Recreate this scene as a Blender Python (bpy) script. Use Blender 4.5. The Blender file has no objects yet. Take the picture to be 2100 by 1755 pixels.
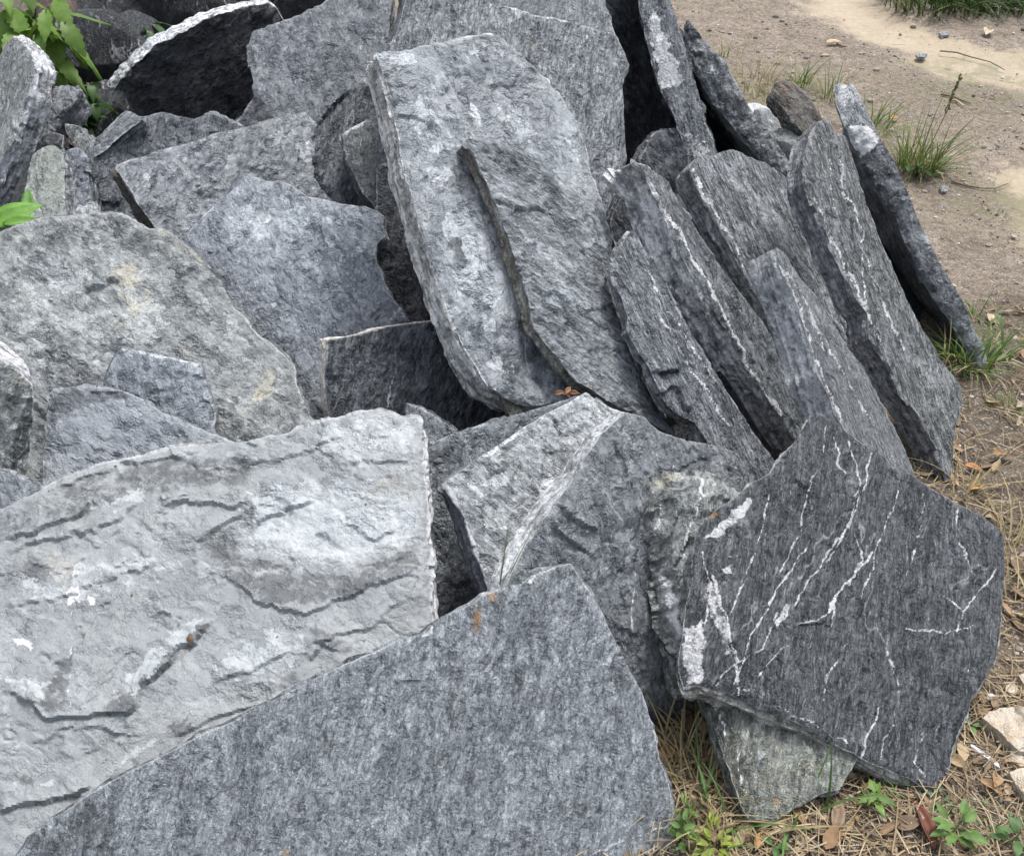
import bpy, math, random
import numpy as np
from mathutils import Vector, Matrix

# ------------------------------------------------------------------ camera, world, sun
scene = bpy.context.scene
COL = scene.collection
CAM_H = 1.65
PITCH = math.radians(38.0)
FPX = 2153.0                      # focal length in units of a 2100 x 1755 picture
R_ = np.array([1.0, 0.0, 0.0])
F_ = np.array([0.0, math.cos(PITCH), -math.sin(PITCH)])
U_ = np.array([0.0, math.sin(PITCH), math.cos(PITCH)])
CP = np.array([0.0, 0.0, CAM_H])
cam_data = bpy.data.cameras.new("camera")
cam_data.lens = FPX / 2100.0 * 36.0
cam_data.sensor_width = 36.0
cam_data.sensor_fit = 'HORIZONTAL'
cam_data.clip_start = 0.05
cam_data.clip_end = 1000.0
cam = bpy.data.objects.new("camera", cam_data)
COL.objects.link(cam)
cam.location = CP
cam.rotation_euler = (math.radians(90.0) - PITCH, 0, 0)
scene.camera = cam

SUN_EL = math.radians(68.0)
SUN_AZ = math.radians(38.0)      # measured from +Y towards +X
world = bpy.data.worlds.new("World")
scene.world = world
world.use_nodes = True
wn = world.node_tree
wn.nodes.clear()
wo = wn.nodes.new("ShaderNodeOutputWorld")
wb = wn.nodes.new("ShaderNodeBackground")
sky = wn.nodes.new("ShaderNodeTexSky")
sky.sky_type = 'NISHITA'
sky.sun_disc = False
sky.sun_elevation = SUN_EL
sky.sun_rotation = SUN_AZ
sky.air_density = 1.0
sky.dust_density = 4.0
hs = wn.nodes.new("ShaderNodeHueSaturation")
hs.inputs['Saturation'].default_value = 0.46
wb.inputs['Strength'].default_value = 0.15
wn.links.new(sky.outputs[0], hs.inputs['Color'])
wn.links.new(hs.outputs[0], wb.inputs['Color'])
wn.links.new(wb.outputs[0], wo.inputs[0])
sd = bpy.data.lights.new("sun", 'SUN')
sd.energy = 1.7
sd.angle = math.radians(14.0)
sd.color = (1.0, 0.985, 0.965)
sun = bpy.data.objects.new("sun", sd)
COL.objects.link(sun)
_dir = Vector((math.sin(SUN_AZ) * math.cos(SUN_EL), math.cos(SUN_AZ) * math.cos(SUN_EL), math.sin(SUN_EL)))
sun.rotation_euler = _dir.to_track_quat('Z', 'Y').to_euler()
scene.view_settings.view_transform = 'Standard'
scene.view_settings.look = 'None'
scene.view_settings.gamma = 1.0
scene.view_settings.exposure = 0.78

# ------------------------------------------------------------------ helpers
def cam_xyz(px, py, d):
    """point in camera axes (x right, y up, z towards the viewer)"""
    return np.array([(px - 1050.0) / FPX * d, (877.5 - py) / FPX * d, -d])

def cam_to_world(v):
    v = np.asarray(v, float)
    return CP + v[..., 0:1] * R_ + v[..., 1:2] * U_ - v[..., 2:3] * F_

def dir_to_world(v):
    return v[0] * R_ + v[1] * U_ - v[2] * F_

def at(px, py, d):
    return cam_to_world(cam_xyz(px, py, d).reshape(1, 3))[0]

def ground_pt(px, py, z=0.0):
    r = (px - 1050.0) / FPX * R_ + (877.5 - py) / FPX * U_ + F_
    return CP + r * ((z - CAM_H) / r[2])

def hash2(xi, yi, seed):
    h = (xi.astype(np.int64) * 374761393 + yi.astype(np.int64) * 668265263 + int(seed) * 974634777) & 0xffffffff
    h = ((h ^ (h >> 13)) * 1274126177) & 0xffffffff
    h = h ^ (h >> 16)
    return (h & 0xffffff) / float(0xffffff)

def vnoise(x, y, seed=0):
    x0 = np.floor(x); y0 = np.floor(y)
    fx = x - x0; fy = y - y0
    fx = fx * fx * (3 - 2 * fx); fy = fy * fy * (3 - 2 * fy)
    a = hash2(x0, y0, seed); b = hash2(x0 + 1, y0, seed)
    c = hash2(x0, y0 + 1, seed); d = hash2(x0 + 1, y0 + 1, seed)
    return (a * (1 - fx) + b * fx) * (1 - fy) + (c * (1 - fx) + d * fx) * fy

def fbm(x, y, seed=0, octv=4, rough=0.5):
    s = 0.0; a = 1.0; t = 0.0
    for i in range(octv):
        s = s + a * vnoise(x * 2 ** i + 17.3 * i, y * 2 ** i - 9.1 * i, seed + i * 7)
        t += a; a *= rough
    return s / t - 0.5

def inside(px, py, poly):
    x = poly[:, 0]; y = poly[:, 1]
    xn = np.roll(x, -1); yn = np.roll(y, -1)
    r = np.zeros(px.shape, bool)
    for i in range(len(poly)):
        if y[i] == yn[i]:
            continue
        c = (y[i] > py) != (yn[i] > py)
        r ^= c & (px < (xn[i] - x[i]) * (py - y[i]) / (yn[i] - y[i]) + x[i])
    return r

def nearest(px, py, pts, closed):
    """distance, side sign, parameter 0..1 and foot point of the nearest place on a polyline"""
    n = len(pts) if closed else len(pts) - 1
    best = np.full(px.shape, 1e9); side = np.ones(px.shape); par = np.zeros(px.shape)
    fx = np.zeros(px.shape); fy = np.zeros(px.shape)
    for i in range(n):
        a = pts[i]; b = pts[(i + 1) % len(pts)]
        dx, dy = b[0] - a[0], b[1] - a[1]
        L = dx * dx + dy * dy + 1e-12
        t = np.clip(((px - a[0]) * dx + (py - a[1]) * dy) / L, 0, 1)
        qx = a[0] + t * dx; qy = a[1] + t * dy
        d = np.hypot(px - qx, py - qy)
        m = d < best
        best = np.where(m, d, best)
        side = np.where(m, np.sign(dx * (py - a[1]) - dy * (px - a[0])), side)
        par = np.where(m, (i + t) / n, par)
        fx = np.where(m, qx, fx); fy = np.where(m, qy, fy)
    return best, side, par, fx, fy

def tag(o, label=None, cat=None, group=None, kind=None):
    if label: o['label'] = label
    if cat: o['category'] = cat
    if group: o['group'] = group
    if kind: o['kind'] = kind
    return o

def make_mesh(name, verts, faces, mat, parent=None, smooth=True, sharp=None):
    me = bpy.data.meshes.new(name)
    verts = np.asarray(verts, np.float32).reshape(-1, 3)
    if isinstance(faces, np.ndarray):
        k = faces.shape[1]
        me.vertices.add(len(verts)); me.vertices.foreach_set('co', verts.ravel())
        me.loops.add(faces.size); me.loops.foreach_set('vertex_index', faces.astype(np.int32).ravel())
        me.polygons.add(len(faces))
        me.polygons.foreach_set('loop_start', np.arange(0, faces.size, k, dtype=np.int32))
        me.update(calc_edges=True)
    else:
        me.from_pydata(verts.tolist(), [], faces)
        me.update()
    me.validate()
    me.polygons.foreach_set('use_smooth', np.full(len(me.polygons), smooth))
    if sharp is not None:
        me.set_sharp_from_angle(angle=sharp)
    me.materials.append(mat)
    o = bpy.data.objects.new(name, me)
    COL.objects.link(o)
    if parent is not None:
        o.parent = parent
    return o

def empty(name, loc, rz=0.0):
    o = bpy.data.objects.new(name, None)
    o.empty_display_size = 0.1
    o.location = loc
    o.rotation_euler = (0, 0, rz)
    COL.objects.link(o)
    return o

def set_float(me, name, arr):
    a = me.attributes.new(name, 'FLOAT', 'POINT')
    a.data.foreach_set('value', np.asarray(arr, np.float32))

def set_col(me, name, arr):
    a = me.attributes.new(name, 'FLOAT_COLOR', 'POINT')
    a.data.foreach_set('color', np.asarray(arr, np.float32).ravel())

# ------------------------------------------------------------------ node helpers
class NT:
    def __init__(self, name):
        self.m = bpy.data.materials.new(name)
        self.m.use_nodes = True
        self.t = self.m.node_tree
        self.t.nodes.clear()
        self.out = self.t.nodes.new("ShaderNodeOutputMaterial")
        self.b = self.t.nodes.new("ShaderNodeBsdfPrincipled")
        self.t.links.new(self.b.outputs[0], self.out.inputs[0])
        self.tc = self.t.nodes.new("ShaderNodeTexCoord")
    def put(self, sock, v):
        if v is None: return
        if hasattr(v, 'is_linked') or isinstance(v, bpy.types.NodeSocket):
            self.t.links.new(v, sock)
        else:
            if isinstance(v, tuple) and len(v) == 3 and sock.type == 'RGBA':
                v = v + (1.0,)
            sock.default_value = v
    def math(self, op, a, b=None, c=None, clamp=False):
        n = self.t.nodes.new("ShaderNodeMath"); n.operation = op; n.use_clamp = clamp
        self.put(n.inputs[0], a); self.put(n.inputs[1], b)
        if c is not None: self.put(n.inputs[2], c)
        return n.outputs[0]
    def mapping(self, v, scale=(1, 1, 1), rot=(0, 0, 0), loc=(0, 0, 0)):
        n = self.t.nodes.new("ShaderNodeMapping")
        self.put(n.inputs['Vector'], v)
        n.inputs['Scale'].default_value = scale
        n.inputs['Rotation'].default_value = rot
        n.inputs['Location'].default_value = loc
        return n.outputs[0]
    def noise(self, v, scale, detail=4.0, rough=0.5, dist=0.0, color=False):
        n = self.t.nodes.new("ShaderNodeTexNoise")
        self.put(n.inputs['Vector'], v)
        n.inputs['Scale'].default_value = scale
        n.inputs['Detail'].default_value = detail
        n.inputs['Roughness'].default_value = rough
        n.inputs['Distortion'].default_value = dist
        return n.outputs['Color'] if color else n.outputs['Fac']
    def ramp(self, f, stops, interp='LINEAR'):
        n = self.t.nodes.new("ShaderNodeValToRGB")
        n.color_ramp.interpolation = interp
        e = n.color_ramp.elements
        while len(e) < len(stops): e.new(0.5)
        for i, (p, c) in enumerate(stops):
            e[i].position = p
            e[i].color = (c, c, c, 1) if not isinstance(c, tuple) else c + (1,)
        self.put(n.inputs[0], f)
        return n.outputs[0]
    def smooth(self, f, lo, hi):
        n = self.t.nodes.new("ShaderNodeMapRange"); n.interpolation_type = 'SMOOTHSTEP'
        self.put(n.inputs['Value'], f)
        n.inputs['From Min'].default_value = lo; n.inputs['From Max'].default_value = hi
        return n.outputs[0]
    def mix(self, f, a, b, blend='MIX'):
        n = self.t.nodes.new("ShaderNodeMix"); n.data_type = 'RGBA'; n.blend_type = blend
        self.put(n.inputs['Factor'], f)
        self.put(n.inputs['A'] if n.inputs['A'].type == 'RGBA' else n.inputs[6], a)
        self.put(n.inputs[7], b)
        return n.outputs[2]
    def attr(self, name):
        n = self.t.nodes.new("ShaderNodeAttribute"); n.attribute_name = name
        return n
    def bump(self, h, dist, strength=1.0, normal=None):
        n = self.t.nodes.new("ShaderNodeBump")
        n.inputs['Distance'].default_value = dist
        self.put(n.inputs['Strength'], strength)
        self.put(n.inputs['Height'], h)
        if normal is not None: self.put(n.inputs['Normal'], normal)
        return n.outputs[0]

def scale3(c, k):
    return tuple(min(1.0, x * k) for x in c)

def slate_mat(name, lo, hi, ang=0.0, streak=0.35, patch=0.35, K=9, vein=0.3, warm=0.0, wall=None, walllight=0.3,
              rim=0.6, rough=0.6, seed=0, bump=1.0, fine=1.0, scale=1.0, warmc=(0.36, 0.335, 0.265), sstretch=5.0, macro=1.0, isl=1.0, facet=1.8, con=0.6, veinc=(0.55, 0.56, 0.58)):
    n = NT(name)
    ang = math.radians(ang)
    lo = (lo[0] * 0.965, lo[1], lo[2] * 1.0); hi = (hi[0] * 0.965, hi[1], hi[2] * 1.0)
    off = (seed * 3.17, seed * -1.73, seed * 0.91)
    P = n.mapping(n.tc.outputs['Object'], rot=(0, 0, -ang), loc=off)
    W = n.noise(P, 7 * scale, 3, 0.5, 0, color=True)
    # domain warp, slight, so that streaks stay straight
    va = n.t.nodes.new("ShaderNodeVectorMath"); va.operation = 'MULTIPLY_ADD'
    n.put(va.inputs[0], W); va.inputs[1].default_value = (0.035, 0.035, 0.0); n.put(va.inputs[2], P)
    Pw = va.outputs[0]
    Ps = n.mapping(Pw, scale=(sstretch, 1.0, 1.0))
    s2 = 1 + (sstretch - 1) * 0.6
    Wf = n.noise(P, 34 * scale, 4, 0.65, 0, color=True)
    vb = n.t.nodes.new("ShaderNodeVectorMath"); vb.operation = 'MULTIPLY_ADD'
    n.put(vb.inputs[0], Wf); vb.inputs[1].default_value = (0.05 / scale, 0.05 / scale, 0.0); n.put(vb.inputs[2], Pw)
    def facets(sc, st):
        V_ = n.mapping(vb.outputs[0], scale=(st, 1.0, 1.0), loc=(sc, 0, 0))
        vo = n.t.nodes.new("ShaderNodeTexVoronoi"); vo.inputs['Scale'].default_value = sc
        n.put(vo.inputs['Vector'], V_)
        d1 = n.t.nodes.new("ShaderNodeVectorMath"); d1.operation = 'SUBTRACT'; n.put(d1.inputs[0], V_); n.put(d1.inputs[1], vo.outputs['Position'])
        d2 = n.t.nodes.new("ShaderNodeVectorMath"); d2.operation = 'SUBTRACT'; n.put(d2.inputs[0], vo.outputs['Color']); d2.inputs[1].default_value = (0.5, 0.5, 0.5)
        d3 = n.t.nodes.new("ShaderNodeVectorMath"); d3.operation = 'DOT_PRODUCT'; n.put(d3.inputs[0], d1.outputs[0]); n.put(d3.inputs[1], d2.outputs[0])
        sp = n.t.nodes.new("ShaderNodeSeparateColor"); n.put(sp.inputs[0], vo.outputs['Color'])
        return d3.outputs['Value'], sp.outputs[2]
    fh1, fc1 = facets(8.0 * scale, 1 + (sstretch - 1) * 0.35)
    fh2, fc2 = facets(34.0 * scale, s2)
    fh3, fc3 = facets(17.0 * scale, 1 + (sstretch - 1) * 0.5)
    n1 = n.noise(Pw, 3.0 * scale, 5, 0.6, 0.3)
    n2 = n.noise(Ps, 55 * scale, 5, 0.70, 0.0)
    n3 = n.noise(n.mapping(Pw, scale=(1 + (sstretch - 1) * 0.22, 1, 1)), 4.6 * scale, 8, 0.60, 0.2)
    terr = n.math('FLOOR', n.math('MULTIPLY', n3, float(K * 1.6)))
    wn_ = n.t.nodes.new("ShaderNodeTexWhiteNoise"); wn_.noise_dimensions = '1D'
    n.put(wn_.inputs['W'], n.math('ADD', terr, seed * 5.5 + 0.5))
    n3b = n.noise(n.mapping(P, scale=(s2, 1, 1), loc=(5, 2, 1)), 17 * scale, 7, 0.66, 0.0)
    flakes = n.smooth(n3b, 0.535, 0.55)
    n3c = n.noise(n.mapping(P, scale=(s2, 1, 1), loc=(2, 6, 4)), 60 * scale, 5, 0.66, 0.0)
    fl2 = n.math('SUBTRACT', n.smooth(n3c, 0.545, 0.56), n.math('MULTIPLY', n.math('SUBTRACT', 1.0, n.smooth(n3c, 0.435, 0.45)), 0.8))
    def lines(sc, st, loc, w):
        q_ = n.noise(n.mapping(Pw, scale=(st, 1, 1), loc=loc), sc * scale, 4, 0.6, 0.0)
        l_ = n.math('SUBTRACT', 1.0, n.smooth(n.math('ABSOLUTE', n.math('SUBTRACT', q_, 0.5)), 0.0, w))
        return l_
    lwt = n.math('MULTIPLY', lines(15, s2, (3, 3, 1), 0.013), n.smooth(n.noise(n.mapping(P, loc=(9, 1, 1)), 21 * scale, 3, 0.6), 0.50, 0.60))
    ldk = n.math('MULTIPLY', lines(19, s2, (8, 5, 2), 0.016), n.smooth(n.noise(n.mapping(P, loc=(2, 7, 1)), 17 * scale, 3, 0.6), 0.48, 0.58))
    nf = n.noise(n.mapping(P, scale=(1.0 + (sstretch - 1) * 0.3, 1, 1)), 230, 3, 0.75)
    nh = n.noise(n.mapping(Pw, scale=(sstretch, 0.8, 1), loc=(6, 6, 2)), 24 * scale, 4, 0.6, 0.0)
    hat = n.math('SUBTRACT', n.smooth(nh, 0.555, 0.585), n.math('MULTIPLY', n.math('SUBTRACT', 1.0, n.smooth(nh, 0.42, 0.45)), 0.7))
    # fine grain
    g = n.math('MULTIPLY', n.math('SUBTRACT', n2, 0.5), 0.8 * streak * con)
    g = n.math('MULTIPLY_ADD', n.math('SUBTRACT', fc2, 0.5), 0.36 * fine * con, g)
    g = n.math('MULTIPLY_ADD', fl2, 0.30 * fine * con, g)
    g = n.math('MULTIPLY_ADD', n.math('SUBTRACT', nf, 0.5), 1.0 * fine * con, g)
    g = n.math('MULTIPLY_ADD', hat, -0.50 * con * max(0.0, streak - 0.15), g)
    g = n.math('MULTIPLY_ADD', ldk, -0.42 * fine, g)
    g = n.math('MULTIPLY_ADD', lwt, 0.42 * fine, g)
    # patches
    v = n.math('MULTIPLY_ADD', n.math('SUBTRACT', n1, 0.5), 0.10 * macro, 0.46)
    v = n.math('MULTIPLY_ADD', n.math('SUBTRACT', wn_.outputs['Value'], 0.5), 0.42 * patch * isl, v)
    v = n.math('MULTIPLY_ADD', n.math('SUBTRACT', fc1, 0.5), 0.15, v)
    v = n.math('MULTIPLY_ADD', n.math('SUBTRACT', fc3, 0.5), 0.20 * con, v)
    v = n.math('MULTIPLY_ADD', n.math('SUBTRACT', flakes, 0.3), 0.12 * patch, v)
    v = n.math('ADD', v, g)
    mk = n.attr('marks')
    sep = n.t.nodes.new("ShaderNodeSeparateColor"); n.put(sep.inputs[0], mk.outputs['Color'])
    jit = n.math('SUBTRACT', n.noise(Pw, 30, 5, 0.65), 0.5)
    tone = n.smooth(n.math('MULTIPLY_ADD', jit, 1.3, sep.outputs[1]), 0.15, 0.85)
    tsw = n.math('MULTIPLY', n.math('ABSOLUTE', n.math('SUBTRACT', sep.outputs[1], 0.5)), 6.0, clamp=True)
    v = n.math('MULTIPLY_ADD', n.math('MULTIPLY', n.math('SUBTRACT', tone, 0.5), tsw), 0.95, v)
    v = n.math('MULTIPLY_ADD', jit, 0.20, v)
    mid = tuple((a * 0.52 + b * 0.48) for a, b in zip(lo, hi))
    col = n.ramp(v, [(0.0, scale3(lo, 0.55)), (0.20, lo), (0.5, mid), (0.80, hi), (1.0, scale3(hi, 1.35))])
    jp = n.math('SUBTRACT', n.noise(n.mapping(P, scale=(1.6, 1, 1)), 24, 7, 0.68), 0.5)
    pale = n.smooth(n.math('MULTIPLY_ADD', jp, 1.9, mk.outputs['Alpha']), 0.47, 0.53)
    pcol = n.mix(n.smooth(n.noise(P, 70, 4, 0.7), 0.35, 0.65), scale3(hi, 1.12), scale3(hi, 1.38))
    col = n.mix(n.math('MULTIPLY', pale, 0.8), col, pcol)
    if warm > 0:
        wmask = n.smooth(n.noise(n.mapping(Pw, loc=(3, 8, 2)), 5.5 * scale, 7, 0.62, 0.4), 0.64 - warm * 0.25, 0.72 - warm * 0.2)
        wm2 = n.math('MULTIPLY', wmask, n.smooth(n.noise(Pw, 26, 5, 0.7), 0.42, 0.58))
        col = n.mix(n.math('MULTIPLY', wm2, 0.75), col, warmc)
    # veins
    if vein > 0:
        n4 = n.noise(n.mapping(Pw, scale=(1.5, 0.8, 1), loc=(9, 4, 3), rot=(0, 0, 0.7)), 2.6 * scale, 5, 0.5, 0.0)
        vm = n.math('ABSOLUTE', n.math('SUBTRACT', n4, 0.5))
        vm = n.math('SUBTRACT', 1.0, n.smooth(vm, 0.001, 0.006 + 0.006 * vein))
        vm = n.math('MULTIPLY', vm, n.smooth(n.noise(Pw, 9, 4, 0.6), 0.50, 0.62))
        col = n.mix(n.math('MULTIPLY', vm, min(1.0, vein)), col, veinc)
        # short pale dashes along the cleavage
        n5 = n.noise(n.mapping(Pw, scale=(7, 1.1, 1), loc=(1, 7, 3)), 16 * scale, 5, 0.6, 0.2)
        col = n.mix(n.math('MULTIPLY', n.smooth(n5, 0.63, 0.70), min(1.0, vein * 0.9)), col, veinc)
    jf = n.math('SUBTRACT', n.noise(P, 120, 4, 0.75), 0.5)
    wht = n.smooth(n.math('MULTIPLY_ADD', jf, 1.2, n.math('MULTIPLY_ADD', jit, 1.3, sep.outputs[0])), 0.40, 0.72)
    col = n.mix(n.math('MULTIPLY', wht, 0.92), col, n.ramp(n.noise(P, 60, 5, 0.75), [(0.3, (.40, .41, .43)), (0.5, (.68, .69, .70)), (0.7, (.82, .83, .84))]))
    # walls: split edge of the slab
    wall = wall or scale3(lo, 0.9)
    Pz = n.mapping(n.tc.outputs['Object'], scale=(9, 9, 90), loc=off)
    w1 = n.noise(Pz, 1.0, 6, 0.7, 0.4)
    w2 = n.noise(P, 24, 6, 0.7)
    w3 = n.noise(P, 85, 4, 0.7)
    ws = n.math('ADD', n.math('MULTIPLY', w1, 0.45), n.math('ADD', n.math('MULTIPLY', w2, 0.45), n.math('MULTIPLY', w3, 0.35)))
    ws = n.math('MULTIPLY_ADD', n.math('SUBTRACT', ws, 0.625), 2.0, 0.61)
    wcol = n.ramp(ws, [(0.42, scale3(wall, 0.35)), (0.58, wall), (0.70, scale3(wall, 1.0 + 1.6 * walllight)), (0.80, scale3((0.6, 0.61, 0.62), 0.35 + 0.65 * min(1, walllight * 1.5)))])
    wln = n.math('SUBTRACT', 1.0, n.smooth(n.math('ABSOLUTE', n.math('SUBTRACT', n.noise(n.mapping(n.tc.outputs['Object'], scale=(14, 14, 190), loc=off), 1.0, 4, 0.6), 0.5)), 0.0, 0.03))
    wcol = n.mix(n.math('MULTIPLY', wln, min(1.0, walllight)), wcol, (0.55, 0.56, 0.57))
    wa = n.attr('wall').outputs['Fac']
    col = n.mix(wa, col, wcol)
    # bruised pale rim along the arris
    ra = n.attr('rim').outputs['Fac']
    rm = n.smooth(n.math('MULTIPLY_ADD', n.math('SUBTRACT', n.noise(P, 22, 5, 0.7), 0.5), 1.6, ra), 0.58, 0.9)
    rm = n.math('MULTIPLY', rm, n.smooth(n.noise(P, 4.5, 3, 0.6), 0.40, 0.60))
    col = n.mix(n.math('MULTIPLY', rm, rim), col, (0.56, 0.57, 0.58))
    # hairline cracks
    n6 = n.noise(n.mapping(Pw, loc=(1, 2, 8), scale=(1, 1.6, 1)), 6 * scale, 6, 0.62, 0.0)
    ck = n.math('SUBTRACT', 1.0, n.smooth(n.math('ABSOLUTE', n.math('SUBTRACT', n6, 0.5)), 0.0, 0.0045))
    ck = n.math('MULTIPLY', ck, n.smooth(n.noise(P, 11, 3, 0.6), 0.52, 0.60))
    ck = n.math('MULTIPLY', ck, n.math('SUBTRACT', 1.0, wa))
    # iron stains
    rs = n.smooth(n.math('MULTIPLY_ADD', jf, 1.6, n.math('MULTIPLY_ADD', jit, 1.4, sep.outputs[2])), 0.30, 1.0)
    col = n.mix(n.math('MULTIPLY', rs, 0.8), col, (0.36, 0.21, 0.09))
    n.put(n.b.inputs['Base Color'], col)
    n.put(n.b.inputs['Roughness'], n.math('MULTIPLY_ADD', n2, 0.3, rough - 0.15))
    n.b.inputs['Specular IOR Level'].default_value = 0.42
    # relief
    h = n.math('MULTIPLY', n2, 0.30)
    h = n.math('MULTIPLY_ADD', n.math('DIVIDE', terr, float(K)), 1.0 * patch + 0.10, h)
    h = n.math('MULTIPLY_ADD', fh1, 34.0 * facet, h)
    h = n.math('MULTIPLY_ADD', fh2, 44.0 * facet, h)
    h = n.math('MULTIPLY_ADD', fh3, 40.0 * facet, h)
    h = n.math('MULTIPLY_ADD', flakes, 0.07, h)
    h = n.math('MULTIPLY_ADD', fl2, 0.04, h)
    h = n.math('MULTIPLY_ADD', ldk, -0.16, h)
    h = n.math('MULTIPLY_ADD', hat, -0.14 * streak, h)
    h = n.math('MULTIPLY_ADD', ck, -0.45, h)
    h = n.math('MULTIPLY_ADD', nf, 0.12, h)
    h = n.math('MULTIPLY_ADD', pale, 0.16, h)
    hw = n.math('ADD', n.math('MULTIPLY', w1, 1.6), n.math('ADD', n.math('MULTIPLY', w2, 1.0), n.math('MULTIPLY', w3, 0.5)))
    hw = n.math('MULTIPLY_ADD', fh1, 40.0, hw)
    hw = n.math('MULTIPLY_ADD', fh2, 70.0, hw)
    hm = n.t.nodes.new("ShaderNodeMix"); hm.data_type = 'FLOAT'
    n.put(hm.inputs[0], wa); n.put(hm.inputs[2], h); n.put(hm.inputs[3], hw)
    n.put(n.b.inputs['Normal'], n.bump(hm.outputs[0], 0.0075 * bump, 0.85))
    return n.m

# ------------------------------------------------------------------ slab builder
def frame(n, a):
    n = np.array(n, float); n /= np.linalg.norm(n)
    xa = np.array([1.0, 0, 0]) - n * n[0]; xa /= np.linalg.norm(xa)
    ya = np.cross(n, xa)
    P0 = cam_xyz(*a)
    return n, xa, ya, P0

def px_to_uv(P, n, xa, ya, P0):
    P = np.asarray(P, float)
    r = np.stack([(P[:, 0] - 1050) / FPX, (877.5 - P[:, 1]) / FPX, -np.ones(len(P))], 1)
    k = (n @ P0) / (r @ n)
    q = r * k[:, None] - P0
    return np.stack([q @ xa, q @ ya], 1)

def roughen(uv, amp, seed, step=0.007):
    out = []
    n = len(uv)
    acc = 0.0
    for i in range(n):
        a = uv[i]; b = uv[(i + 1) % n]
        L = np.hypot(*(b - a))
        m = max(1, int(L / step))
        nx, ny = (b[1] - a[1]) / (L + 1e-9), -(b[0] - a[0]) / (L + 1e-9)
        s = np.arange(m) / m
        t = acc + s * L
        o = (fbm(t * 16, t * 0 + 0.37, seed, 3, 0.6) * 1.3 + fbm(t * 70, t * 0 + 5.37, seed + 3, 2) * 0.8) * amp
        q = t / 0.013; q0 = np.floor(q); fq = q - q0
        o = o + ((hash2(q0, q0 * 0, seed) * (1 - fq) + hash2(q0 + 1, q0 * 0, seed) * fq) - 0.5) * 0.9 * amp
        q = t / 0.045; q0 = np.floor(q); fq = q - q0
        o = o + ((hash2(q0, q0 * 0 + 1, seed) * (1 - fq) + hash2(q0 + 1, q0 * 0 + 1, seed) * fq) - 0.5) * 1.4 * amp
        o = o * np.minimum(1, np.minimum(s, 1 - s) * L / 0.02 + 0.25)
        out.append(np.stack([a[0] + (b[0] - a[0]) * s + nx * o, a[1] + (b[1] - a[1]) * s + ny * o], 1))
        acc += L
    return np.concatenate(out)

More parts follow.
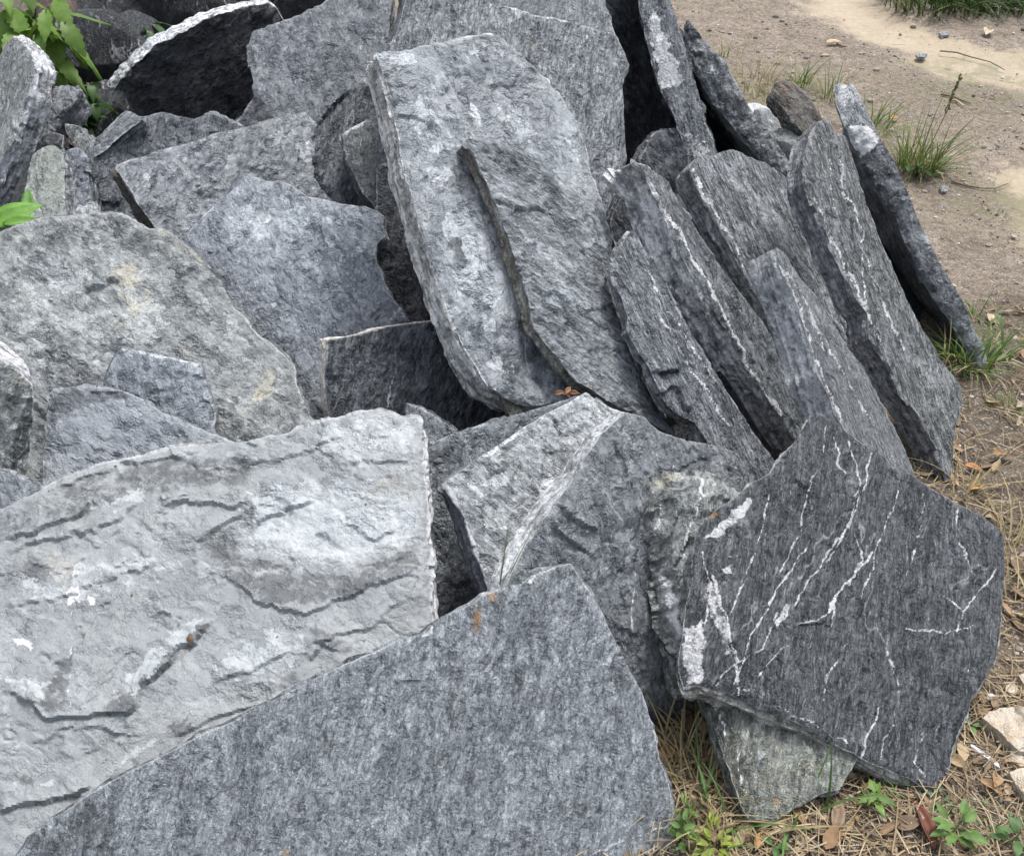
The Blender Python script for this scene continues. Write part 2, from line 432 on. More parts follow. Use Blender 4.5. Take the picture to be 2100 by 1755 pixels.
SLAB_OBJ = {}
def build_slab(S):
    seed = S['seed']
    n, xa, ya, P0 = frame(S['n'], S['a'])
    # origin at the outline's centroid so that the object sits at its own place
    uv0 = px_to_uv(S['poly'], n, xa, ya, P0)
    cen = uv0.mean(0)
    P0 = P0 + xa * cen[0] + ya * cen[1]
    uv0 = uv0 - cen
    out = roughen(uv0, S.get('jag', 0.004), seed)
    d = -P0[2]
    cell = S.get('cell', 4.3) * d / FPX
    lo = out.min(0) - cell; hi = out.max(0) + cell
    nx = int((hi[0] - lo[0]) / cell) + 2; ny = int((hi[1] - lo[1]) / cell) + 2
    gx = lo[0] + np.arange(nx) * cell; gy = lo[1] + np.arange(ny) * cell
    X, Y = np.meshgrid(gx, gy)                       # ny, nx
    cx = X[:-1, :-1] + cell / 2; cy = Y[:-1, :-1] + cell / 2
    keep = inside(cx, cy, out)
    used = np.zeros((ny, nx), bool)
    used[:-1, :-1] |= keep; used[1:, :-1] |= keep; used[:-1, 1:] |= keep; used[1:, 1:] |= keep
    idx = -np.ones((ny, nx), int); idx[used] = np.arange(used.sum())
    full = np.zeros((ny, nx), bool)
    k4 = np.zeros((ny, nx), int)
    k4[:-1, :-1] += keep; k4[1:, :-1] += keep; k4[:-1, 1:] += keep; k4[1:, 1:] += keep
    full = k4 == 4
    # distance to the rim, in cells, by erosion
    rimd = np.zeros((ny, nx)); cur = full.copy()
    for i in range(8):
        rimd += cur
        c2 = cur.copy(); c2[1:] &= cur[:-1]; c2[:-1] &= cur[1:]; c2[:, 1:] &= cur[:, :-1]; c2[:, :-1] &= cur[:, 1:]
        cur = c2
    x = X[used].copy(); y = Y[used].copy(); rd = rimd[used]
    bnd = ~full[used]
    dist, _, _, fx, fy = nearest(x[bnd], y[bnd], out, True)
    ok = dist < 1.6 * cell
    xb = x[bnd]; yb = y[bnd]
    xb[ok] = fx[ok]; yb[ok] = fy[ok]
    x[bnd] = xb; y[bnd] = yb
    # picture coordinates of each vertex on the undisturbed plane, to place the traced marks
    q = P0 + x[:, None] * xa + y[:, None] * ya
    px = 1050 + FPX * q[:, 0] / -q[:, 2]; py = 877.5 - FPX * q[:, 1] / -q[:, 2]
    # relief
    ca, sa = math.cos(math.radians(S['mat'].get('ang', 0))), math.sin(math.radians(S['mat'].get('ang', 0)))
    xr = x * ca + y * sa; yr = -x * sa + y * ca      # yr runs along the cleavage
    rel = S.get('rel', 0.012)
    z = fbm(xr * 4.0, yr * 1.7, seed, 3, 0.42) * 2.0 * rel + fbm(xr * 46, yr * 12, seed + 5, 3, 0.6) * 0.12 * rel
    # terraces: thin sheets that have spalled off
    K = S.get('terr', 5); th = S.get('th', 0.0022)
    for j in range(2):
        f = fbm(xr * (4 + 5 * j) + 3 * fbm(xr * 20, yr * 14, seed + 31, 3), yr * (2.6 + 3 * j), seed + 11 + j, 4, 0.55) * K
        fl = np.floor(f); fr = f - fl
        z += (fl + np.clip((fr - 0.0) / 0.10, 0, 1)) * th * (1.0 if j == 0 else 0.5)
    for b in S.get('roll', []):
        (x1, y1), (x2, y2), amt = b
        s = ((px - x1) * (x2 - x1) + (py - y1) * (y2 - y1)) / ((x2 - x1) ** 2 + (y2 - y1) ** 2)
        s = np.clip(s, 0, 1.6)
        z -= amt * s * s
    pxw = px + fbm(x * 30, y * 30, seed + 2, 5, 0.6) * 34; pyw = py + fbm(x * 30, y * 30, seed + 3, 5, 0.6) * 34
    for lg in S.get('ledge', []):
        pts, hgt, L = lg[0], lg[1], lg[2]
        dd, sd_, pr, _, _ = nearest(pxw, pyw, pts, False)
        tap = np.clip(np.minimum(pr, 1 - pr) * 8, 0, 1)
        m = (sd_ < 0) if (len(lg) < 4 or lg[3] > 0) else (sd_ > 0)
        ins = np.clip(dd / 3.0, 0, 1)
        z += np.where(m, hgt * tap * np.exp(-dd / L) * ins, -0.2 * hgt * tap * np.exp(-dd / 6.0))
    for fl in S.get('flake', []):
        poly = np.array(fl[0], float)
        m = inside(pxw, pyw, poly)
        z += np.where(m, fl[1], 0)
    # chipped arris
    ch = S.get('chip', 0.0035)
    cn = vnoise(x * 55, y * 55, seed + 21) * 0.7 + vnoise(x * 160, y * 160, seed + 22) * 0.5
    z -= ch * np.clip(1 - rd / (1.2 + 3.5 * cn), 0, 1) ** 1.5 * (0.3 + cn)
    # marks: R pale, G tone, B rust
    mk = np.zeros((len(x), 4)); mk[:, 1] = 0.5
    for v in S.get('marks', []):
        kd, w, pts = v[0], v[1], np.array(v[2], float)
        st = v[3] if len(v) > 3 else 1.0
        if kd == 'v':
            dd, _, pr, _, _ = nearest(pxw * 0.6 + px * 0.4, pyw * 0.6 + py * 0.4, pts, False)
            mk[:, 0] = np.maximum(mk[:, 0], st * np.clip(1.25 - dd / (w * (0.5 + vnoise(x * 60, y * 60, seed + 8))), 0, 1))
        elif kd == 'k':
            dd, _, pr, _, _ = nearest(pxw, pyw, pts, False)
            z -= st * 0.004 * np.clip(1 - dd / w, 0, 1)
        elif kd == 'w':
            dd, _, _, _, _ = nearest(pxw, pyw, pts, True)
            m = inside(pxw, pyw, pts)
            mk[:, 0] = np.maximum(mk[:, 0], st * np.clip(0.5 + np.where(m, dd, -dd) / w, 0, 1))
        elif kd == 'p' or kd == 'q':
            dd, _, _, _, _ = nearest(px, py, pts, True)
            m = inside(px, py, pts)
            val = st * np.clip(0.5 + np.where(m, dd, -dd) / w, 0, 1)
            mk[:, 3] = np.maximum(mk[:, 3], val) if kd == 'p' else mk[:, 3] * (1 - val)
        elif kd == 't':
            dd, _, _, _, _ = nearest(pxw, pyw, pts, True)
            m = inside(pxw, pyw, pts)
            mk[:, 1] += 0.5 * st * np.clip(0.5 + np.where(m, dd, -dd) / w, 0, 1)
        elif kd == 'r':
            dd = np.hypot((px - pts[0][0]), (py - pts[0][1]) / (pts[0][2] if len(pts[0]) > 2 else 1))
            mk[:, 2] = np.maximum(mk[:, 2], st * np.clip(1.2 - dd / w, 0, 1))
    # front face quads
    ii = idx[:-1, :-1][keep]; ij = idx[:-1, 1:][keep]; jj = idx[1:, 1:][keep]; ji = idx[1:, :-1][keep]
    F0 = np.stack([ii, ij, jj, ji], 1)
    N = len(x)
    # boundary edges (directed)
    e = np.concatenate([F0[:, [0, 1]], F0[:, [1, 2]], F0[:, [2, 3]], F0[:, [3, 0]]])
    key = e[:, 0] * N + e[:, 1]; rkey = e[:, 1] * N + e[:, 0]
    be = e[~np.isin(key, rkey)]
    bv = np.unique(be)
    bi = -np.ones(N, int); bi[bv] = np.arange(len(bv))
    # smoothed outward normals
    nn = np.zeros((N, 2))
    dx = x[be[:, 1]] - x[be[:, 0]]; dy = y[be[:, 1]] - y[be[:, 0]]
    for c in (0, 1):
        np.add.at(nn, be[:, c], np.stack([dy, -dx], 1))
    nb = nn[bv]
    for _ in range(6):
        m = np.zeros_like(nb)
        np.add.at(m, bi[be[:, 0]], nb[bi[be[:, 1]]]); np.add.at(m, bi[be[:, 1]], nb[bi[be[:, 0]]])
        nb = nb * 0.5 + m * 0.25
    nb /= np.linalg.norm(nb, axis=1)[:, None] + 1e-9
    t = S['t']
    if 'ext' in S:
        ev = np.array(S['ext'], float)
        ev = np.array([ev @ xa, ev @ ya, ev @ n])
    else:
        ev = np.array([0, 0, -t])
    tl = np.linalg.norm(ev)
    Kr = int(np.clip(tl / cell, 3, 22))
    V = [np.stack([x, y, z], 1)]
    rimv = [np.clip(1 - rd / 1.6, 0, 1)]; wallv = [np.zeros(N)]
    MK = [mk]
    wamp = S.get('wamp', 0.008)
    lay = max(0.004, S.get('lay', 0.011))
    bx, by, bz = x[bv], y[bv], z[bv]
    for k in range(1, Kr + 1):
        s = k / Kr
        depth = s * tl
        jl = depth / lay + fbm(bx * 6, by * 6, seed + 41) * 3
        j0 = np.floor(jl)
        o = (hash2(j0, j0 * 0, seed) - 0.5) * 1.3 + (vnoise(bx * 22 + 37 * j0, by * 22, seed + 51) - 0.5) * 1.6 + (vnoise(bx * 90 + 7 * j0, by * 90, seed + 52) - 0.5) * 0.5
        o = o * wamp
        V.append(np.stack([bx + nb[:, 0] * o + ev[0] * s, by + nb[:, 1] * o + ev[1] * s, bz * (1 - s) + ev[2] * s], 1))
        rimv.append(np.full(len(bv), max(0.0, 1 - k * 0.6) * 0.8)); wallv.append(np.ones(len(bv)))
        MK.append(np.tile([0, 0.5, 0, 0.0], (len(bv), 1)))
    faces = [F0]
    a = be[:, 0]; b = be[:, 1]
    for k in range(1, Kr + 1):
        pa = a if k == 1 else N + (k - 2) * len(bv) + bi[a]
        pb = b if k == 1 else N + (k - 2) * len(bv) + bi[b]
        qa = N + (k - 1) * len(bv) + bi[a]; qb = N + (k - 1) * len(bv) + bi[b]
        faces.append(np.stack([pb, pa, qa, qb], 1))
    # back
    nb0 = N + Kr * len(bv)
    inner = np.ones(N, bool); inner[bv] = False
    mapb = np.zeros(N, int)
    mapb[inner] = nb0 + np.arange(inner.sum())
    mapb[bv] = N + (Kr - 1) * len(bv) + bi[bv]
    V.append(np.stack([x[inner] + ev[0], y[inner] + ev[1], np.full(inner.sum(), ev[2])], 1))
    rimv.append(np.zeros(inner.sum())); wallv.append(np.zeros(inner.sum())); MK.append(np.tile([0, 0.5, 0, 0.0], (inner.sum(), 1)))
    faces.append(mapb[F0][:, ::-1])
    mat = slate_mat(S.get('mname', 'slate'), seed=seed % 17, **S['mat'])
    o = make_mesh(S.get('name', 'slate_stone'), np.concatenate(V), np.concatenate(faces), mat, sharp=math.radians(38))
    me = o.data
    if len(me.vertices) == sum(len(v) for v in V):
        set_float(me, 'rim', np.concatenate(rimv)); set_float(me, 'wall', np.concatenate(wallv)); set_col(me, 'marks', np.concatenate(MK))
    M = np.eye(4)
    for c, ax in enumerate((xa, ya, n)):
        M[:3, c] = dir_to_world(ax)
    M[:3, 3] = cam_to_world(P0.reshape(1, 3))[0]
    M = Matrix(M.tolist())
    if S.get('parent'):
        p = SLAB_OBJ[S['parent']]
        o.parent = p
        o.matrix_parent_inverse = PM[S['parent']].inverted()
        o.matrix_basis = M
        if S.get('label'): o['label'] = S['label']
    else:
        o.matrix_world = M
        tag(o, S['label'], S.get('cat', 'slate slab'), S.get('group', 'slate slabs tipped in the pile'))
    SLAB_OBJ[S['id']] = o; PM[S['id']] = M
    return o
PM = {}

# ------------------------------------------------------------------ the slabs of the pile
# outlines in units of a 2100 x 1755 picture, each laid on its own plane (normal n, a point a at distance d) and given its thickness
SLABS = []
def S(id, label, poly, n, a, t, **k):
    mat = k.pop('mat')
    SLABS.append(dict(id=id, label=label, poly=np.array(poly, float), n=n, a=a, t=t, mat=mat, seed=len(SLABS) * 13 + 5, **k))

BL = ((0.155, 0.166, 0.184), (0.325, 0.340, 0.362))     # blue grey
MID = ((0.13, 0.139, 0.153), (0.29, 0.302, 0.32))
DK = ((0.035, 0.039, 0.047), (0.105, 0.113, 0.128))
LT = ((0.228, 0.235, 0.243), (0.332, 0.341, 0.352))
def m(c, **k):
    d = dict(lo=c[0], hi=c[1]); d.update(k); return d

S('A', 'large flat blue-grey front slab with two orange rust streaks below its top edge',
  [(30,1810),(36,1755),(56,1722),(94,1687),(167,1638),(208,1614),(271,1579),(334,1548),(386,1520),(462,1485),(521,1454),(591,1419),(660,1385),(730,1353),(810,1315),(862,1301),(883,1284),(904,1270),(938,1253),(973,1235),(1001,1220),(1043,1202),(1070,1197),(1088,1181),(1123,1169),(1171,1155),(1185,1176),(1213,1218),(1237,1260),(1251,1294),(1276,1340),(1293,1381),(1317,1420),(1328,1454),(1342,1503),(1352,1552),(1366,1593),(1376,1632),(1385,1673),(1389,1701),(1372,1757),(1360,1860),(600,1950),(0,1950)],
  (.17,.10,1), (1371,1755,1.765), .05, ext=(-.010,-.016,-.05), jag=.0022, rel=.006, th=.0012,
  mat=m(((.172,.184,.201),(.318,.335,.358)), con=.85, ang=-12, streak=.75, patch=.12, vein=.12, rim=.75, fine=1.1, sstretch=3.2, scale=1.6, macro=.6),
  marks=[('v',4,[(1395,1683),(1321,1708),(1251,1732),(1200,1757)],.8), ('r',13,[(978,1268,3.0)],.9), ('r',14,[(1010,1224,1)],.9), ('r',18,[(365,1541,.7)],.6), ('r',15,[(585,1747,1)],.7),
         ('w',6,[(862,1301),(883,1283),(880,1300),(864,1306)],1), ('w',5,[(1043,1202),(1088,1179),(1110,1183),(1085,1196),(1050,1206)],.8),
         ('t',30,[(60,1740),(170,1640),(240,1640),(235,1760),(60,1800)],-.35), ('t',14,[(1250,1330),(1290,1390),(1300,1410),(1260,1415)],-.5), ('t',12,[(870,1330),(905,1325),(910,1370),(890,1395),(868,1385)],.3)],
  ledge=[([(878,1300),(890,1320),(908,1345),(905,1380)],.004,40), ([(1280,1320),(1255,1345),(1210,1365)],.003,30), ([(1040,1532),(1070,1538),(1103,1545)],.004,22,-1), ([(1075,1282),(1095,1288),(1115,1320)],.003,25), ([(800,1390),(830,1400),(870,1398)],.003,25)])

S('B', 'biggest pale grey slab at the lower left, layered and flaking with an oval hollow',
  [(-150,1060),(-60,1050),(0,1039),(45,1018),(83,998),(139,973),(184,956),(226,940),(299,928),(365,914),(434,907),(507,904),(591,886),(653,865),(730,843),(778,832),(789,838),(817,851),(857,850),(860,865),(864,890),(867,938),(874,1043),(879,1147),(890,1279),(905,1330),(860,1400),(600,1520),(300,1660),(100,1790),(-80,1900),(-160,1900)],
  (-.05,.50,.87), (400,1500,1.75), .07, cell=3.4, jag=.004, rel=.014, th=.0035, terr=2.6, chip=.008,
  mat=m(LT, bump=.48, macro=.5, isl=1.6, ang=62, streak=.2, patch=.3, vein=.22, warm=.15, rim=.5, fine=.55, K=8, sstretch=2.2, warmc=(.42,.40,.35), wall=(.3,.31,.32), walllight=.4, scale=.8, veinc=(.7,.71,.72)),
  roll=[((600,980),(560,800),.03)],
  marks=[('p',70,[(500,1010),(640,985),(800,985),(858,1030),(850,1120),(740,1160),(620,1165),(510,1130)],.75), ('p',40,[(690,850),(850,860),(858,930),(740,960),(640,920)],.7), ('p',40,[(0,1380),(60,1390),(120,1400),(100,1440),(30,1420)],.75), ('p',40,[(240,1420),(300,1340),(360,1290),(425,1262),(400,1310),(330,1370),(280,1430)],.8), ('p',60,[(440,1330),(560,1290),(660,1310),(630,1370),(520,1400),(430,1390)],.68),
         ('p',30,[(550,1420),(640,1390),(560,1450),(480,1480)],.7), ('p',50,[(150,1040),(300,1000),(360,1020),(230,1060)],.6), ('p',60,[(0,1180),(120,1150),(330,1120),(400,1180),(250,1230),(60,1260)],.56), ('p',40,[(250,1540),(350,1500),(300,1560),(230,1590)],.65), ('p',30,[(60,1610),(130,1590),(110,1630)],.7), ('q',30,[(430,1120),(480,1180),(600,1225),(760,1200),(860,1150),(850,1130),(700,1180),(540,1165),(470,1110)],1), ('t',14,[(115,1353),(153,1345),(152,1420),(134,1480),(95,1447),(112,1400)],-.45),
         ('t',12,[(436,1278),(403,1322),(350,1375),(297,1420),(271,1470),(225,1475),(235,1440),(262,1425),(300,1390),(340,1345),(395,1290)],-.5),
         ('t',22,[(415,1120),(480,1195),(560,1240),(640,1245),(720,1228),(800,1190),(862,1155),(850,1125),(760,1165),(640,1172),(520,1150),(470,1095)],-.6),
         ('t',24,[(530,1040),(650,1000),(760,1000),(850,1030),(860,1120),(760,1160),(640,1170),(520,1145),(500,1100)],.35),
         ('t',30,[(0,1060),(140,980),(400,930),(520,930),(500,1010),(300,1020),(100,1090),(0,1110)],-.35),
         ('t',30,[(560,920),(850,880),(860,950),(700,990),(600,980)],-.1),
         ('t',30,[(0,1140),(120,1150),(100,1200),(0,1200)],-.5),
         ('w',14,[(700,850),(800,840),(850,870),(850,900),(770,930),(660,900)],.35),
         ('w',10,[(430,1010),(600,990),(640,1010),(560,1030),(440,1040)],.25),
         ('w',10,[(140,1210),(170,1200),(165,1230),(145,1240)],.9), ('w',8,[(185,1220),(200,1225),(196,1240),(186,1238)],.9),
         ('w',9,[(30,1310),(80,1325),(75,1340),(40,1330)],.8), ('w',9,[(90,1560),(130,1570),(110,1590),(85,1580)],.35),
         ('t',12,[(0,1580),(70,1590),(80,1615),(40,1612),(0,1600)],-.5),
         ('t',16,[(380,1470),(410,1490),(360,1515),(330,1500)],-.5), ('t',18,[(580,1385),(640,1380),(600,1415),(570,1410)],-.6),
         ('t',16,[(640,1290),(690,1300),(740,1340),(700,1345),(640,1310)],-.45),
         ('v',2.5,[(156,1150),(153,1250),(150,1350),(150,1500)],.5), ('v',3,[(570,1460),(480,1500),(400,1520)],.3)],
  ledge=[([(0,1412),(35,1433),(75,1457),(115,1479),(156,1477),(222,1475),(271,1470),(292,1444),(297,1423),(348,1371),(368,1329),(403,1322),(436,1275),(420,1256)],0.0101,90),
         ([(653,1036),(591,1048),(556,1070),(513,1095)],0.0080,50,-1),
         ([(525,1043),(500,1063),(462,1091),(410,1126),(420,1154),(452,1176)],0.0072,60,-1),
         ([(440,1165),(504,1218),(535,1235),(573,1260),(619,1265),(660,1258),(699,1235),(765,1211),(817,1187),(868,1153)],0.0072,80),
         ([(0,1112),(70,1098),(110,1080),(167,1053),(230,1010)],0.0087,60),
         ([(0,1135),(90,1115),(195,1098),(257,1064),(288,1025)],0.0072,50),
         ([(0,1673),(35,1666),(87,1649),(146,1631),(212,1610)],0.0101,60),
         ([(150,1388),(153,1333),(200,1255),(280,1195),(340,1165)],0.0058,60,-1),
         ([(0,1390),(60,1400),(110,1440)],0.0058,30,-1), ([(640,1360),(660,1325),(690,1340)],0.0087,40),
         ([(330,1040),(430,1045),(520,1040)],0.0087,30), ([(360,1510),(400,1490),(560,1440)],0.0058,40), ([(0,1250),(120,1230),(260,1180),(330,1170)],0.0058,50), ([(480,960),(600,945),(720,900)],0.0058,40), ([(300,1180),(380,1160),(420,1150)],0.0043,30,-1), ([(620,1340),(700,1300),(760,1290),(850,1230)],0.0058,50), ([(680,960),(760,950),(860,955)],0.0043,30), ([(440,1400),(520,1380),(600,1330)],0.0058,40), ([(60,1530),(160,1500),(300,1510)],0.0058,40), ([(700,1080),(760,1110),(820,1100)],0.0058,40), ([(100,1010),(240,960),(420,930)],0.0058,30), ([(20,1220),(60,1260),(140,1270)],0.0043,30,-1)])

S('F', 'dark six-cornered slab at the lower right, streaked and crossed by white quartz veins',
  [(1676,846),(1704,858),(1742,886),(1756,898),(1787,918),(1819,935),(1832,956),(1874,971),(1902,991),(1926,1008),(1961,1032),(2006,1053),(2038,1077),(2058,1098),(2057,1147),(2057,1180),(2046,1284),(2038,1347),(2020,1385),(1992,1426),(1982,1468),(1954,1534),(1944,1593),(1933,1607),(1906,1626),(1871,1597),(1822,1576),(1780,1559),(1718,1527),(1676,1503),(1634,1479),(1586,1461),(1544,1440),(1502,1423),(1467,1409),(1440,1402),(1420,1405),(1408,1367),(1407,1319),(1410,1280),(1418,1207),(1404,1162),(1428,1110),(1432,1085),(1480,1040),(1520,1011),(1547,987),(1579,970),(1606,935),(1634,900),(1655,869),(1664,850)],
  (.30,.30,.88), (1906,1626,1.83), .055, ext=(.004,-.040,-.055), cell=3.2, jag=.003, rel=.012, th=.002,
  mat=m(((0.046,0.050,0.057),(0.149,0.157,0.168)), con=0.9, ang=-14, streak=.8, patch=.25, vein=.4, rim=.75, sstretch=6, scale=1.4, wall=(.20,.205,.185), walllight=.45, fine=.9),
  marks=[('v',2.6,[(1745,900),(1765,990),(1750,1060),(1700,1150)],0.82), ('v',2.6,[(1700,870),(1690,930),(1660,1000),(1640,1100),(1600,1180)],0.69), ('v',2.6,[(1655,1125),(1610,1190),(1570,1260),(1540,1300),(1512,1400)],0.86), ('v',2.6,[(1580,1010),(1560,1100),(1530,1180),(1500,1260)],0.69), ('v',2.6,[(1850,960),(1835,1040),(1800,1120),(1770,1230)],0.69),
         ('v',2.6,[(1900,1000),(1890,1080),(1860,1180)],0.60), ('v',2.6,[(1960,1040),(1965,1120),(1990,1180)],0.60), ('v',2.6,[(1440,1130),(1460,1210),(1450,1290)],0.86), ('v',2.6,[(1560,1380),(1600,1330),(1650,1310)],0.69), ('v',2.6,[(1690,1440),(1700,1380),(1740,1320)],0.60), ('v',2.6,[(1890,1500),(1880,1560),(1900,1600)],0.60), ('v',2.6,[(1800,1290),(1830,1350),(1845,1420)],0.60), ('v',3.0,[(1535,1410),(1600,1445),(1660,1478),(1740,1520)],0.60),
         ('v',3.5,[(1790,1130),(1757,1180),(1720,1215),(1690,1265),(1640,1280)],0.86), ('w',6,[(1592,1275),(1620,1235),(1632,1240),(1612,1272),(1596,1285)],1),
         ('v',2.6,[(1632,1240),(1690,1150),(1720,1100)],0.77), ('v',2.6,[(1710,1240),(1700,1290)],0.86), ('v',2.6,[(2035,1170),(1995,1225),(1970,1255),(1930,1220)],0.86), ('v',2.6,[(1970,1255),(1955,1300)],0.77),
         ('v',2.6,[(1850,1290),(1930,1300),(1990,1285)],0.77), ('v',3.0,[(1805,1450),(1780,1520),(1770,1560)],0.86), ('v',2.6,[(1830,1490),(1800,1560)],0.69), ('v',4.0,[(1460,1180),(1490,1260),(1510,1350),(1525,1420)],0.86),
         ('w',9,[(1440,1190),(1470,1200),(1490,1270),(1505,1340),(1490,1350),(1470,1280),(1440,1230)],.55), ('w',9,[(1412,1280),(1450,1270),(1458,1340),(1448,1400),(1425,1400),(1410,1350)],.75),
         ('w',7,[(1480,1065),(1510,1040),(1540,1020),(1545,1035),(1500,1075),(1460,1110),(1450,1095)],.9), ('w',8,[(1480,1170),(1505,1160),(1500,1180),(1485,1185)],.8), ('r',15,[(1465,1055,.7)],1),
         ('v',3.0,[(1540,1340),(1500,1370),(1480,1400)],0.86), ('v',3.0,[(1600,1250),(1560,1330),(1530,1345)],0.65), ('v',2.6,[(1712,900),(1725,960),(1735,970)],0.86), ('v',2.6,[(1787,925),(1775,1000),(1745,1080)],0.86), ('v',2.6,[(1760,1090),(1770,1150),(1745,1200)],0.69),
         ('t',30,[(1430,1100),(1540,1020),(1560,1060),(1480,1150),(1430,1200)],.25), ('w',4,[(1975,1375),(1985,1372),(1982,1385)],.8)],
  ledge=[([(1765,1340),(1785,1350),(1812,1385)],.007,30,-1), ([(1905,1408),(1940,1420),(1965,1440)],.006,30,-1), ([(1625,980),(1650,998),(1665,990)],.006,30), ([(1640,1280),(1680,1283),(1710,1286)],.004,20)],
  roll=[((1500,1200),(1410,1290),.01)])
S('F2', 'craggy broken edge with white crust', 
  [(1324,1060),(1333,1030),(1345,984),(1373,973),(1400,974),(1425,975),(1440,978),(1485,998),(1520,1011),(1560,1060),(1530,1200),(1490,1360),(1440,1390),(1426,1413),(1408,1370),(1404,1345),(1390,1329),(1378,1300),(1369,1274),(1362,1214),(1362,1147),(1352,1112),(1335,1085)],
  (.16,.27,.94), (1400,1250,1.865), .11, parent='F', name='broken_edge', jag=.006, rel=.03, th=.008, terr=6, chip=.02, wamp=.014,
  mat=m(((.165,.17,.165),(.47,.475,.465)), ang=-12, streak=.6, patch=.6, vein=1.0, warm=.35, rim=.8, wall=(.12,.125,.12), walllight=.5, sstretch=4),
  marks=[('w',12,[(1362,1180),(1375,1250),(1395,1300),(1405,1290),(1385,1220),(1375,1170)],.9), ('v',4,[(1440,980),(1425,1040),(1400,1110),(1395,1170)],.8), ('v',3,[(1345,990),(1360,1040),(1350,1080)],.8), ('w',8,[(1400,1160),(1425,1150),(1430,1200),(1412,1210)],.8)],
  roll=[((1420,1100),(1340,1110),.05)])
S('G', 'small greenish-grey slab poking out from under the dark six-cornered veined slab',
  [(1445,1428),(1453,1454),(1474,1510),(1499,1576),(1520,1649),(1537,1680),(1561,1685),(1593,1682),(1627,1659),(1659,1642),(1683,1628),(1725,1619),(1739,1593),(1760,1560),(1800,1500),(1700,1380),(1560,1340),(1440,1380)],
  (.10,.33,.93), (1561,1685,1.765), .05, jag=.003, rel=.014,
  mat=m(((0.119,0.124,0.110),(0.294,0.298,0.267)), con=0.9, ang=-14, streak=.6, patch=.4, vein=.8, warm=.35, rim=.5, sstretch=5, warmc=(.33,.30,.2)),
  marks=[('t',16,[(1440,1420),(1495,1430),(1540,1600),(1540,1690),(1515,1650)],-.8), ('v',3,[(1462,1440),(1482,1480),(1490,1510)],.9), ('v',3,[(1510,1530),(1520,1610),(1560,1680)],.6), ('r',8,[(1590,1640,1.4)],.8), ('r',6,[(1625,1590,1.5)],.5)],
  roll=[((1520,1500),(1450,1510),.02)])

S('E', 'mid-grey slab right of centre with a white-striped left edge, bulging towards the front',
  [(1286,843),(1262,866),(1237,890),(1209,930),(1182,973),(1158,1003),(1133,1032),(1108,1068),(1088,1102),(1066,1138),(1050,1170),(1020,1235),(1100,1420),(1250,1590),(1362,1577),(1385,1566),(1411,1531),(1425,1510),(1460,1487),(1530,1400),(1570,1200),(1560,1060),(1547,987),(1544,966),(1520,925),(1490,918),(1464,914),(1440,908),(1415,904),(1370,888),(1356,883),(1331,858),(1310,850)],
  (.50,.14,.85), (1300,1100,1.93), .060, jag=.003, rel=.016, th=.0035, wamp=.004, lay=.008,
  mat=m(((0.101,0.109,0.120),(0.230,0.241,0.258)), con=0.8, ang=20, streak=.3, patch=.3, vein=.35, rim=.35, wall=(.29,.30,.31), walllight=.6, fine=.9, sstretch=3),
  roll=[((1300,1250),(1330,1520),.07), ((1310,950),(1480,900),.015)],
  marks=[('v',3,[(1300,1180),(1290,1280),(1300,1320)],.7), ('v',2,[(1400,900),(1480,950),(1540,960)],.5), ('t',10,[(1245,900),(1262,905),(1300,1000),(1312,1060),(1300,1060),(1280,1000)],-.6), ('v',2.2,[(1340,930),(1375,960),(1360,990)],.6)],
  ledge=[([(1240,893),(1262,903),(1285,965),(1305,1030),(1318,1080)],.010,110,-1), ([(1130,1030),(1170,1070),(1215,1085)],.010,40), ([(1105,1060),(1150,1100),(1215,1150)],.008,35), ([(1330,1455),(1400,1480),(1455,1490)],.007,50), ([(1250,1285),(1280,1295),(1295,1305)],.006,30), ([(1360,1000),(1400,960),(1440,940),(1470,940)],.005,30)])
S('D', 'pale slab with a square left corner beside the white-striped slab edge',
  [(912,991),(940,968),(973,942),(1030,905),(1081,871),(1110,853),(1143,834),(1175,817),(1206,799),(1227,813),(1251,829),(1300,845),(1330,900),(1250,1100),(1100,1260),(1010,1260),(1001,1211),(985,1166),(972,1120),(959,1077),(940,1035),(923,998)],
  (.30,.36,.88), (950,1050,1.93), .06, jag=.003, rel=.014, th=.003,
  mat=m(((0.172,0.182,0.196),(0.400,0.409,0.423)), con=0.9, ang=50, streak=.35, patch=.5, vein=.5, warm=.1, rim=.75, wall=(.11,.118,.13), walllight=.15, sstretch=3),
  marks=[('p',30,[(1110,960),(1160,950),(1150,1020),(1100,1030)],.65), ('p',30,[(1100,890),(1200,840),(1240,850),(1180,890)],.65), ('p',30,[(960,990),(1040,960),(1080,980),(980,1040)],.6), ('t',10,[(1010,965),(1037,942),(1042,955),(1030,980),(1012,985)],-.8), ('w',8,[(1120,990),(1140,965),(1155,985),(1130,1010)],.7), ('t',12,[(1120,880),(1150,870),(1160,900),(1130,905)],-.3), ('w',8,[(975,940),(1081,873),(1085,880),(990,945)],.8), ('w',8,[(1100,870),(1170,840),(1160,850),(1110,880)],.5), ('t',20,[(1190,830),(1230,820),(1280,850),(1240,880)],-.2), ('v',3,[(1110,960),(1080,1010),(1060,1010)],.5)],
  ledge=[([(1100,880),(1130,910),(1155,935)],.006,50,-1), ([(1075,915),(1120,930),(1155,925)],.004,30)])
S('C', 'dark grey slab with a straight sloping top edge, standing between two pale slabs',
  [(865,912),(938,886),(990,871),(1064,848),(1120,832),(1165,818),(1260,900),(1200,1100),(1060,1330),(890,1330),(885,1200),(878,1080),(870,1000)],
  (-.08,.10,1), (950,1050,2.12), .05, jag=.002, rel=.01,
  mat=m(BL, ang=-8, streak=.35, patch=.35, vein=.2, rim=.6, sstretch=3),
  roll=[((900,1000),(890,1400),.04)])
